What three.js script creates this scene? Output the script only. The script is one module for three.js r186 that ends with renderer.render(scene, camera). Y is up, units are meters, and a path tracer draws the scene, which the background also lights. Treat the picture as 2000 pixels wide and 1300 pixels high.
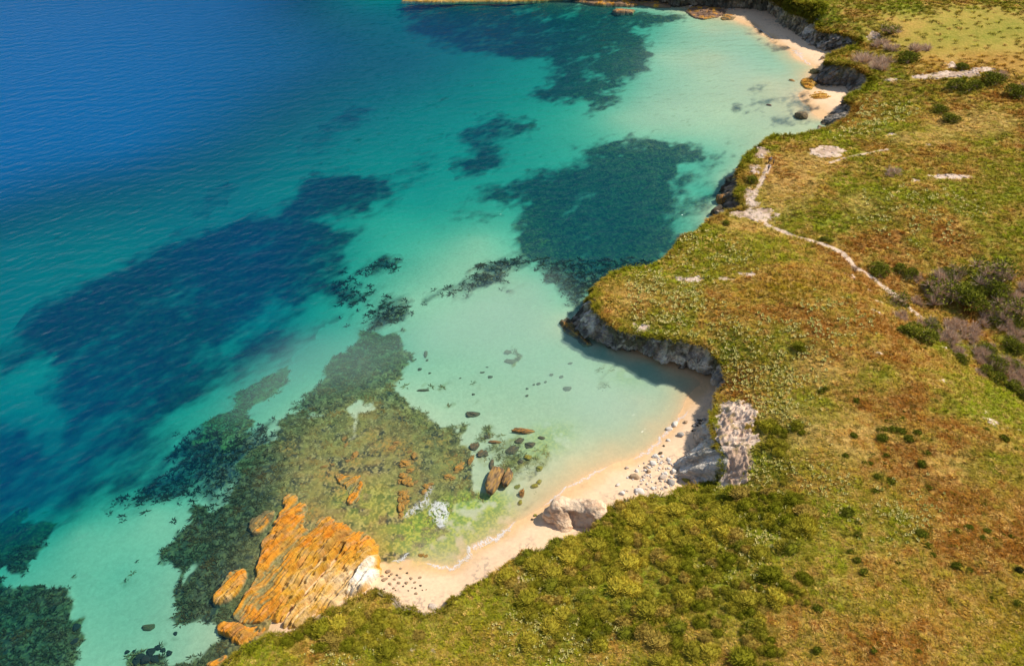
import * as THREE from 'three';
import { MarchingCubes } from 'three/addons/objects/MarchingCubes.js';
import { mergeGeometries, mergeVertices } from 'three/addons/utils/BufferGeometryUtils.js';

// ---------------------------------------------------------------- camera, sky, sun, exposure
const EYE = 105, PITCH = 41 * Math.PI / 180, FOV = 48;
const scene = new THREE.Scene();
const camera = new THREE.PerspectiveCamera(FOV, 1024 / 665, 0.5, 6000);
camera.position.set(0, EYE, 0);
camera.lookAt(0, EYE - Math.sin(PITCH), -Math.cos(PITCH));
const renderer = new THREE.WebGLRenderer({ antialias: true });
renderer.setSize(1024, 665);
renderer.toneMapping = THREE.LinearToneMapping;
renderer.toneMappingExposure = 1.14;
renderer.shadowMap.enabled = true;
const SUN = new THREE.Vector3(0.65, 0.82, -0.22).normalize();
{
  // clear daylight sky: deep blue overhead, paler towards the horizon
  const W = 128, H = 64, d = new Float32Array(W * H * 4);
  for (let y = 0; y < H; y++) {
    const el = Math.max(0, Math.sin(((y + 0.5) / H - 0.5) * Math.PI)), k = Math.pow(1 - el, 3);
    for (let x = 0; x < W; x++) {
      const o = (y * W + x) * 4;
      d[o] = 0.13 + 0.30 * k; d[o + 1] = 0.20 + 0.30 * k; d[o + 2] = 0.34 + 0.26 * k; d[o + 3] = 1;
    }
  }
  const t = new THREE.DataTexture(d, W, H, THREE.RGBAFormat, THREE.FloatType);
  t.mapping = THREE.EquirectangularReflectionMapping; t.magFilter = THREE.LinearFilter; t.needsUpdate = true;
  scene.background = t; scene.environment = t;
}
const sun = new THREE.DirectionalLight(new THREE.Color(1.0, 0.93, 0.81), 4.5);
sun.position.copy(SUN).multiplyScalar(600).add(new THREE.Vector3(0, 0, -160));
sun.target.position.set(0, 0, -160); scene.add(sun, sun.target);
sun.castShadow = true; sun.shadow.mapSize.set(4096, 4096);
Object.assign(sun.shadow.camera, { left: -300, right: 300, top: 300, bottom: -300, near: 10, far: 1500 });

// ---------------------------------------------------------------- numbers, noise, placing
function rng(seed) { let s = seed >>> 0; return () => { s = (s + 0x6d2b79f5) | 0; let t = Math.imul(s ^ (s >>> 15), 1 | s); t = (t + Math.imul(t ^ (t >>> 7), 61 | t)) ^ t; return ((t ^ (t >>> 14)) >>> 0) / 4294967296; }; }
const clamp = (x, a = 0, b = 1) => x < a ? a : x > b ? b : x;
const sstep = (a, b, x) => { const t = clamp((x - a) / (b - a)); return t * t * (3 - 2 * t); };
const lerp = (a, b, t) => a + (b - a) * t;
const mix3 = (a, b, t) => [lerp(a[0], b[0], t), lerp(a[1], b[1], t), lerp(a[2], b[2], t)];
const HT = (() => { const r = rng(7), a = new Float32Array(65536); for (let i = 0; i < 65536; i++) a[i] = r(); return a; })();
const hash2 = (i, j) => HT[(Math.imul(i, 73856093) ^ Math.imul(j, 19349663)) >>> 5 & 65535];
const hash3 = (i, j, k) => HT[(Math.imul(i, 73856093) ^ Math.imul(j, 19349663) ^ Math.imul(k, 83492791)) >>> 5 & 65535];
function noise2(x, y) {
  const i = Math.floor(x), j = Math.floor(y); let u = x - i, v = y - j; u = u * u * (3 - 2 * u); v = v * v * (3 - 2 * v);
  return lerp(lerp(hash2(i, j), hash2(i + 1, j), u), lerp(hash2(i, j + 1), hash2(i + 1, j + 1), u), v);
}
function noise3(x, y, z) {
  const i = Math.floor(x), j = Math.floor(y), k = Math.floor(z); let u = x - i, v = y - j, w = z - k;
  u = u * u * (3 - 2 * u); v = v * v * (3 - 2 * v); w = w * w * (3 - 2 * w);
  return lerp(lerp(lerp(hash3(i, j, k), hash3(i + 1, j, k), u), lerp(hash3(i, j + 1, k), hash3(i + 1, j + 1, k), u), v),
    lerp(lerp(hash3(i, j, k + 1), hash3(i + 1, j, k + 1), u), lerp(hash3(i, j + 1, k + 1), hash3(i + 1, j + 1, k + 1), u), v), w);
}
function fbm(x, y, n = 4) { let s = 0, a = 0.5, t = 0; for (let k = 0; k < n; k++) { s += a * noise2(x, y); t += a; a *= 0.5; x = x * 2.03 + 17.3; y = y * 2.03 - 9.1; } return s / t; }
function fbm3(x, y, z, n = 4) { let s = 0, a = 0.5, t = 0; for (let k = 0; k < n; k++) { s += a * noise3(x, y, z); t += a; a *= 0.5; x = x * 2.03 + 17.3; y = y * 2.03 - 9.1; z = z * 2.03 + 4.7; } return s / t; }

// where a sight line of the survey photograph (2000 x 1300) meets the level h
const F = 650 / Math.tan(FOV / 2 * Math.PI / 180), CP = Math.cos(PITCH), SP = Math.sin(PITCH);
function at(px, py, h = 0) {
  const dx = (px - 1000) / F, dy = (650 - py) / F, vy = dy * CP - SP, vz = -(CP + dy * SP), t = (h - EYE) / vy;
  return [dx * t, h, vz * t];
}
function inView(x, y, z, m = 1.12) {           // near enough to the frame to be worth planting
  const dy = y - EYE, depth = -z * CP - dy * SP, v = -z * SP + dy * CP;
  return depth > 20 && Math.abs(x) < depth * 1000 / F * m && Math.abs(v) < depth * 650 / F * m;
}
// smooth surface through scattered heights
function surfaceThrough(pts) {
  const n = pts.length, N = n + 1, A = [];
  for (let i = 0; i < n; i++) { const r = new Float64Array(N + 1); for (let j = 0; j < n; j++) r[j] = Math.hypot(pts[i][0] - pts[j][0], pts[i][2] - pts[j][2]); r[i] -= 0.0; r[n] = 1; r[N] = pts[i][1]; A.push(r); }
  const last = new Float64Array(N + 1); last.fill(1, 0, n); A.push(last);
  for (let c = 0; c < N; c++) {
    let p = c; for (let r = c + 1; r < N; r++) if (Math.abs(A[r][c]) > Math.abs(A[p][c])) p = r;
    [A[c], A[p]] = [A[p], A[c]];
    if (Math.abs(A[c][c]) < 1e-9) continue;
    for (let r = c + 1; r < N; r++) { const f = A[r][c] / A[c][c]; if (f) for (let k = c; k <= N; k++) A[r][k] -= f * A[c][k]; }
  }
  const w = new Float64Array(N);
  for (let c = N - 1; c >= 0; c--) { let s = A[c][N]; for (let k = c + 1; k < N; k++) s -= A[c][k] * w[k]; w[c] = Math.abs(A[c][c]) < 1e-9 ? 0 : s / A[c][c]; }
  const X = Float64Array.from(pts, (p) => p[0]), Z = Float64Array.from(pts, (p) => p[2]);
  return (x, z) => { let s = w[n]; for (let i = 0; i < n; i++) { const a = x - X[i], b = z - Z[i]; s += w[i] * Math.sqrt(a * a + b * b); } return s; };
}
const unique = new Map();
function numbered(name) { const n = unique.get(name) ?? 0; unique.set(name, n + 1); return n ? `${name}_${String(n).padStart(3, '0')}` : name; }
function tag(o, label, category, group, kind) {
  if (label) o.userData.label = label; if (category) o.userData.category = category; if (group) o.userData.group = group; if (kind) o.userData.kind = kind; return o;
}
function mesh(name, geo, mat, parent = scene) {
  const m = new THREE.Mesh(geo, mat); m.name = parent === scene ? numbered(name) : name; m.castShadow = m.receiveShadow = true; parent.add(m); return m;
}
function thing(name, pos = [0, 0, 0]) { const g = new THREE.Group(); g.name = numbered(name); g.position.set(...pos); scene.add(g); return g; }
function geom(pos, idx, uv, col, n = 3) {
  const g = new THREE.BufferGeometry(); g.setAttribute('position', new THREE.Float32BufferAttribute(pos, 3));
  if (uv) g.setAttribute('uv', new THREE.Float32BufferAttribute(uv, 2));
  if (col) g.setAttribute('color', new THREE.Float32BufferAttribute(col, n));
  if (idx) g.setIndex(new THREE.BufferAttribute(Uint32Array.from(idx), 1));
  g.computeVertexNormals(); return g;
}
const toS = (c) => { c = clamp(c); return 255 * (c <= 0.0031308 ? 12.92 * c : 1.055 * Math.pow(c, 1 / 2.4) - 0.055); };
function texture(w, h, f, srgb = true) {            // f(i, j, out) with out in linear 0..1
  const d = new Uint8Array(w * h * 4), o = [0, 0, 0, 1];
  for (let j = 0; j < h; j++) for (let i = 0; i < w; i++) {
    f(i, j, o); const k = (j * w + i) * 4;
    if (srgb) { d[k] = toS(o[0]); d[k + 1] = toS(o[1]); d[k + 2] = toS(o[2]); } else { d[k] = 255 * clamp(o[0]); d[k + 1] = 255 * clamp(o[1]); d[k + 2] = 255 * clamp(o[2]); }
    d[k + 3] = 255 * clamp(o[3]);
  }
  const t = new THREE.DataTexture(d, w, h); t.magFilter = THREE.LinearFilter; t.wrapS = t.wrapT = THREE.RepeatWrapping; if (srgb) t.colorSpace = THREE.SRGBColorSpace; t.needsUpdate = true; return t;
}
// a plan (map seen from above) on which patches are drawn in world metres
class Plan {
  constructor(x0, z0, x1, z1, res, base = 0) {
    Object.assign(this, { x0, z0, res, w: Math.round((x1 - x0) / res), h: Math.round((z1 - z0) / res) });
    this.c = document.createElement('canvas'); this.c.width = this.w; this.c.height = this.h; this.g = this.c.getContext('2d');
    this.g.fillStyle = `rgb(${base},${base},${base})`; this.g.fillRect(0, 0, this.w, this.h);
  }
  fill(pts, v = 255) { const g = this.g; g.fillStyle = `rgb(${v},${v},${v})`; g.beginPath(); pts.forEach((p, i) => g[i ? 'lineTo' : 'moveTo']((p[0] - this.x0) / this.res, (p[2] - this.z0) / this.res)); g.closePath(); g.fill(); return this; }
  line(pts, width, v = 255) { const g = this.g; g.strokeStyle = `rgb(${v},${v},${v})`; g.lineCap = g.lineJoin = 'round'; g.lineWidth = width / this.res; g.beginPath(); pts.forEach((p, i) => g[i ? 'lineTo' : 'moveTo']((p[0] - this.x0) / this.res, (p[2] - this.z0) / this.res)); g.stroke(); return this; }
  done(blur = 0) {
    const d = this.g.getImageData(0, 0, this.w, this.h).data, { w, h } = this; let a = new Float32Array(w * h);
    for (let i = 0; i < w * h; i++) a[i] = d[i * 4] / 255;
    const r = Math.round(blur / this.res);
    if (r > 0) for (let pass = 0; pass < 2; pass++) {
      const b = new Float32Array(w * h);
      for (let y = 0; y < h; y++) { let s = 0; for (let x = -r; x <= r; x++) s += a[y * w + clamp(x, 0, w - 1)]; for (let x = 0; x < w; x++) { b[y * w + x] = s / (2 * r + 1); s += a[y * w + Math.min(w - 1, x + r + 1)] - a[y * w + Math.max(0, x - r)]; } }
      for (let x = 0; x < w; x++) { let s = 0; for (let y = -r; y <= r; y++) s += b[clamp(y, 0, h - 1) * w + x]; for (let y = 0; y < h; y++) { a[y * w + x] = s / (2 * r + 1); s += b[Math.min(h - 1, y + r + 1) * w + x] - b[Math.max(0, y - r) * w + x]; } }
    }
    this.a = a; this.c = this.g = null; return this;
  }
  get(x, z) {
    const { w, h, a } = this, u = clamp((x - this.x0) / this.res - 0.5, 0, w - 1.001), v = clamp((z - this.z0) / this.res - 0.5, 0, h - 1.001), i = u | 0, j = v | 0, k = j * w + i;
    return lerp(lerp(a[k], a[k + 1], u - i), lerp(a[k + w], a[k + w + 1], u - i), v - j);
  }
}

// ---------------------------------------------------------------- the coast: brink of the land (with the cliff foot where it shows)
// [px, py, height of the brink, foot px, foot py, foot height] or [px, py, height, how far out the foot stands]
const COAST = [
  [330, 1400, 2, 2.5], [400, 1335, 2.2, 2.2], [455, 1290, 2.4, 2], [500, 1262, 2.4, 1.6], [532, 1246, 2.4, 1.4], [570, 1235, 2.5, 1.4], [605, 1222, 2.8, 1.4], [630, 1205, 3, 1.4], [660, 1190, 3, 1.4], [697, 1177, 3.2, 1.4], [725, 1165, 3.4, 1.5], [750, 1162, 3.6, 1.5],
  [765, 1168, 3.6, 1.2], [772, 1185, 3.6, 1], [790, 1198, 3.4, 1], [825, 1203, 3.2, 1.2], [857, 1197, 3.6, 1.2], [875, 1186, 3.8, 1.2], [905, 1166, 3.8, 1.2], [935, 1147, 3.8, 1.2], [962, 1123, 3.8, 1.3], [985, 1112, 4, 1.4], [1000, 1112, 4.2, 1.2], [1004, 1098, 4, 1.2], [1020, 1083, 4.2, 1.2], [1062, 1076, 4.6, 1.2], [1080, 1059, 4.8, 1.2],
  [1102, 1056, 5, 1.2], [1130, 1053, 5.6, 1.2], [1145, 1046, 6, 1], [1160, 1033, 6, 1], [1172, 1006, 6, 1], [1190, 988, 5.4, 1.2], [1225, 980, 5, 1.2], [1275, 976, 5, 1.2], [1307, 968, 5.2, 1.5], [1332, 957, 5.6, 1.5], [1375, 945, 6.5, 1360, 942, 3],
  [1400, 938, 8, 1372, 938, 2.5], [1414, 920, 10, 1352, 934, 2.2], [1412, 895, 11, 1310, 920, 1.6], [1405, 870, 11.5, 1328, 900, 1.6], [1398, 850, 12, 1352, 876, 1.6], [1396, 825, 12.3, 1368, 850, 1.6], [1398, 803, 12.6, 1384, 826, 1.6], [1402, 785, 13, 1393, 806, 1.5], [1408, 765, 13.3, 1396, 790, 1.4], [1420, 745, 13.5, 1397, 775, 1.2], [1424, 728, 13.6, 1394, 762, 1],
  [1412, 707, 13.8, 1390, 748, 0.8], [1398, 690, 13.8, 1378, 736, 0.4], [1382, 674, 13.8, 1352, 729, 0.3], [1350, 666, 13.4, 1326, 727, 0.2], [1318, 661, 13, 1294, 714, 0.2], [1290, 659, 12.4, 1262, 700, 0.2], [1265, 656, 11.6, 1236, 694, 0.2], [1242, 651, 10.5, 1214, 690, 0.1], [1218, 646, 9.4, 1188, 684, 0.1], [1196, 634, 8.6, 1160, 674, 0.1], [1176, 617, 8.2, 1136, 661, 0], [1160, 600, 8, 1119, 647, 0], [1158, 580, 8.4, 1114, 628, 0],
  [1168, 562, 9, 3], [1190, 541, 9.6, 2.5], [1228, 527, 10, 2.5], [1277, 520, 10.4, 2.5], [1303, 508, 10.4, 2.5], [1316, 494, 10.4, 2], [1324, 478, 10.4, 2], [1337, 466, 10.5, 2], [1367, 452, 10.5, 2], [1388, 432, 10.5, 2], [1412, 421, 10.5, 1395, 430, 0],
  [1430, 413, 10.2, 1392, 417, 0], [1452, 407, 10, 1398, 410, 0], [1452, 393, 9.8, 1408, 396, 0], [1443, 376, 9.8, 1407, 390, 0], [1447, 356, 9.8, 1414, 372, 0], [1447, 338, 9.8, 1424, 350, 0], [1451, 322, 9.8, 2.5], [1466, 302, 9.6, 2.5], [1487, 282, 9.4, 2.5], [1502, 272, 9.2, 2], [1517, 268, 9, 2], [1550, 266, 9, 2], [1588, 262, 9, 2],
  [1614, 257, 9, 1586, 257, 0], [1636, 247, 9, 1603, 256, 0], [1660, 233, 9, 1622, 253, 0], [1674, 220, 9, 1609, 238, 0], [1673, 206, 9, 1625, 219, 0.5], [1660, 201, 8.8, 1642, 207, 0.8], [1656, 193, 8.6, 1646, 202, 1], [1686, 176, 8.6, 1652, 192, 1.2], [1700, 166, 8.6, 1657, 180, 1.2], [1707, 156, 8.6, 1655, 172, 1.2], [1690, 143, 8.4, 1650, 168, 1.2],
  [1680, 135, 8.2, 1632, 168, 0.8], [1660, 126, 8, 1606, 166, 0.3], [1640, 122, 7.6, 1588, 157, 0.3], [1618, 122, 7.2, 1596, 149, 0.4], [1620, 112, 7.4, 1612, 122, 1.2], [1641, 104, 8, 1626, 112, 1.4], [1662, 95, 9, 1640, 105, 1.5], [1686, 90, 10, 1636, 101, 1.5], [1682, 80, 11.5, 1618, 98, 1.4], [1660, 71, 12.5, 1596, 95, 1.4], [1635, 63, 13, 1588, 90, 1.3], [1612, 62, 13.5, 1586, 86, 1.3], [1600, 58, 14, 1570, 77, 1.3],
  [1597, 42, 14, 1566, 72, 1.3], [1602, 28, 14, 1560, 70, 1.3], [1608, 12, 14.5, 1553, 66, 1.4], [1590, 8, 14.5, 1548, 62, 1.6], [1566, 8, 14.5, 1541, 54, 1.8], [1540, -4, 15, 1528, 46, 1.8], [1520, -14, 15, 1512, 30, 1.6], [1500, -22, 15, 1498, 19, 1.6], [1470, -28, 15, 1470, 17, 1.4], [1440, -30, 15, 1440, 17, 1], [1400, -32, 15, 1400, 15, 0.6], [1365, -36, 15, 1362, 10, 0.3], [1335, -38, 15, 1325, 10, 0.2], [1280, -42, 15, 1280, 4, 0.2], [1200, -46, 15, 1200, -2, 0.2], [1080, -50, 15, 1080, -8, 0.2], [900, -56, 15, 900, -14, 0.2], [760, -70, 15, 760, -30, 0.2], [560, -120, 15, 5],
];
for (const c of COAST) {                                     // true height of the brink: where its sight line passes closest over the foot that shows
  if (c.length < 6) { c[2] *= c[2] > 5.5 ? 0.64 : 0.88; continue; }
  const f = at(c[3], c[4], c[5]); let best = 1e9, h = 3;
  for (let k = 2.2; k < 14; k += 0.1) { const e = at(c[0], c[1], k), d = Math.hypot(e[0] - f[0], e[2] - f[2]); if (d < best) { best = d; h = k; } }
  c[2] = Math.max(h, c[0] > 1405 && c[0] < 1460 && c[1] < 425 && c[1] > 310 ? 5 : c[0] > 1600 && c[1] < 300 ? 4.5 : 3.2);
}
{ const s = COAST.map((c) => c[2]); COAST.forEach((c, i) => { if (i && i < s.length - 1) c[2] = 0.25 * s[i - 1] + 0.5 * s[i] + 0.25 * s[i + 1]; }); }
const coast = COAST.map((c) => ({ p: at(c[0], c[1], c[2]), h: c[2] }));
COAST.forEach((c, i) => {
  if (c.length === 6) { coast[i].f = at(c[3], c[4], c[5]); return; }
  const a = coast[Math.max(0, i - 1)].p, b = coast[Math.min(COAST.length - 1, i + 1)].p, dx = b[0] - a[0], dz = b[2] - a[2], l = Math.hypot(dx, dz);
  coast[i].f = [coast[i].p[0] + dz / l * c[3], null, coast[i].p[2] - dx / l * c[3]];
});

// ---------------------------------------------------------------- sea bed and beach heights (photo position and depth; minus = above the water)
const BED = [
  [0, 0, 7.2], [300, 0, 7.2], [560, 0, 6.6], [800, 6, 3.4], [1000, 25, 2.6], [1180, 30, 1.6], [1290, 22, 0.8], [0, 160, 8.2], [300, 180, 7.6], [560, 160, 6.3], [800, 120, 4.8], [0, 325, 8], [250, 325, 7.4], [480, 300, 5.6], [640, 260, 4.4], [800, 220, 3.6], [950, 180, 3], [1060, 180, 2.4],
  [0, 500, 7.6], [200, 480, 6.8], [400, 430, 4.7], [560, 380, 3.8], [700, 300, 3.5], [830, 300, 3.1], [940, 260, 2.8], [1040, 250, 2], [1130, 220, 1.4], [1200, 230, 1.1], [1290, 200, 0.75], [1290, 110, 0.7], [1400, 110, 0.4], [1400, 60, 0.4], [1350, 50, 0.6], [1500, 160, 0.28], [1450, 230, 0.5], [1540, 230, 0.3], [1350, 260, 0.8], [1250, 265, 1.1],
  [0, 620, 7.2], [60, 640, 7], [300, 580, 5.8], [480, 520, 5], [620, 480, 3.2], [720, 440, 2.8], [820, 400, 2.6], [900, 340, 2.6], [860, 450, 2.2], [700, 560, 2.3], [780, 520, 1.9], [800, 590, 1], [870, 520, 1.1], [930, 470, 1.1], [980, 430, 1.5], [740, 630, 1.3], [680, 660, 1.9], [900, 570, 0.9], [980, 540, 0.8], [1040, 560, 0.7],
  [1000, 380, 2.1], [1100, 350, 1.9], [1180, 420, 1.9], [1100, 480, 1.8], [1250, 480, 1.6], [1340, 370, 1.15], [1300, 310, 1.2], [1380, 320, 1], [1390, 380, 1.3], [1330, 440, 1.2], [1180, 530, 1.5], [1100, 590, 1],
  [0, 740, 6], [100, 700, 6], [250, 700, 6.2], [400, 660, 5.4], [520, 640, 4.4], [600, 620, 3], [560, 700, 3], [470, 740, 2.8], [440, 820, 1.8], [300, 780, 4.6], [160, 800, 5.6], [0, 880, 6.6], [120, 900, 5.6], [250, 900, 4.2], [340, 850, 3], [420, 900, 1.5], [340, 950, 3], [250, 960, 3.2], [120, 1000, 4.4], [0, 1000, 5.4], [200, 985, 2.6], [150, 1040, 1.5], [300, 1000, 1.25], [420, 950, 1.2],
  [230, 1120, 1.4], [100, 1120, 1.5], [0, 1090, 2.4], [0, 1200, 1.4], [100, 1220, 1.2], [250, 1220, 1.2], [330, 1100, 1.15], [400, 1060, 0.9], [370, 1180, 0.8], [320, 1290, 0.9], [100, 1310, 1], [400, 1240, 0.6], [440, 1290, 0.4], [480, 1010, 0.8], [510, 930, 0.9], [440, 1190, 0.6],
  [560, 840, 0.9], [600, 760, 1.1], [680, 720, 1.2], [760, 680, 1.3], [640, 860, 0.55], [720, 800, 0.55], [560, 920, 0.5], [640, 940, 0.3], [720, 900, 0.28], [800, 870, 0.35], [860, 880, 0.45], [760, 980, 0.2], [690, 1000, 0.2], [840, 960, 0.28], [900, 960, 0.4], [860, 1030, 0.25], [780, 1050, 0.15], [900, 1060, 0.15], [640, 1000, 0.25], [960, 1010, 0.2], [960, 940, 0.45], [500, 1080, 0.5],
  [850, 780, 0.75], [800, 720, 1], [900, 680, 0.95], [1000, 620, 0.85], [1000, 700, 0.85], [1080, 680, 0.8], [950, 780, 0.7], [1050, 780, 0.65], [1130, 740, 0.6], [1200, 740, 0.6], [1040, 860, 0.5], [1120, 830, 0.5], [1200, 800, 0.38], [1250, 780, 0.32], [1300, 750, 0.4], [1260, 720, 0.7], [1180, 690, 0.9], [1140, 670, 1], [1340, 745, 0.25], [1120, 900, 0.25], [1040, 940, 0.28], [1190, 870, 0.2], [1270, 830, 0.15],
  [1372, 752, 0], [1345, 775, 0], [1335, 800, 0], [1322, 822, 0], [1306, 840, 0], [1288, 862, 0], [1265, 880, 0], [1235, 898, 0], [1190, 911, 0], [1163, 922, 0], [1130, 941, 0], [1100, 958, 0], [1085, 973, 0], [1058, 992, 0], [1030, 1010, 0], [1002, 1024, 0], [976, 1046, 0], [950, 1057, 0], [920, 1072, 0], [892, 1104, 0], [868, 1109, 0], [840, 1100, 0], [800, 1095, 0], [775, 1098, 0],
  [1385, 775, -0.8], [1370, 800, -0.9], [1360, 830, -1.1], [1340, 850, -1], [1320, 880, -1.1], [1300, 900, -1.2], [1260, 925, -1], [1210, 930, -0.7], [1220, 965, -1.6], [1300, 945, -1.9], [1150, 965, -0.7], [1170, 990, -1.3], [1060, 1040, -1], [1100, 1000, -0.8], [1000, 1080, -1.3], [1020, 1040, -0.6], [940, 1120, -1.2], [960, 1080, -0.6], [880, 1160, -1.4], [900, 1130, -0.8], [840, 1130, -0.6], [830, 1180, -1.7], [780, 1160, -1.3], [760, 1130, -0.6], [730, 1175, -1.6], [660, 1200, -1.2], [580, 1240, -0.9], [540, 1255, -0.5], [470, 1280, 0.1],
  [1440, 39, 0], [1476, 53, 0], [1504, 73, 0], [1528, 91, 0], [1548, 101, 0], [1572, 121, 0], [1594, 130, 0], [1576, 176, 0], [1585, 206, 0], [1602, 231, 0], [1590, 256, 0.3], [1460, 26, -0.9], [1500, 45, -1.2], [1530, 70, -1], [1570, 95, -1.1], [1600, 110, -1], [1600, 180, -0.5], [1630, 185, -0.9], [1630, 210, -0.7], [1400, 30, 0.1], [1340, 22, 0.3],
  [-400, 0, 7.5], [-400, 400, 10], [-400, 800, 9], [-300, 1200, 5], [100, 1450, 1], [0, -160, 8], [600, -100, 6], [900, -40, 2],
];
const bedPts = BED.map(([x, y, d]) => at(x, y, -d * (d <= 0 ? 1 : x > 780 && y > 560 && x < 1400 ? 0.78 : x > 1180 && y < 280 ? 0.6 : x > 480 && y > 780 && y < 1110 && x < 970 ? 0.6 : x < 500 && y > 1020 ? 0.95 : x < 500 && y > 960 ? 0.9 : x > 690 && x < 1000 && y > 430 && y < 650 ? 0.75 : x < 450 && y > 440 && y < 780 ? 0.62 : x < 400 && y >= 780 && y <= 960 ? 0.8 : 1)));
for (const c of coast) if (c.f[1] !== null) bedPts.push([c.f[0], Math.min(c.f[1] - 0.25, 1.6), c.f[2]]);
bedPts.push([60, 2, -40], [120, 2, -90], [200, 2, -150], [260, 3, -260], [150, 2, -200], [300, 3, -420], [60, 2, 60]);
const bedRaw = surfaceThrough(bedPts);

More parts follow.
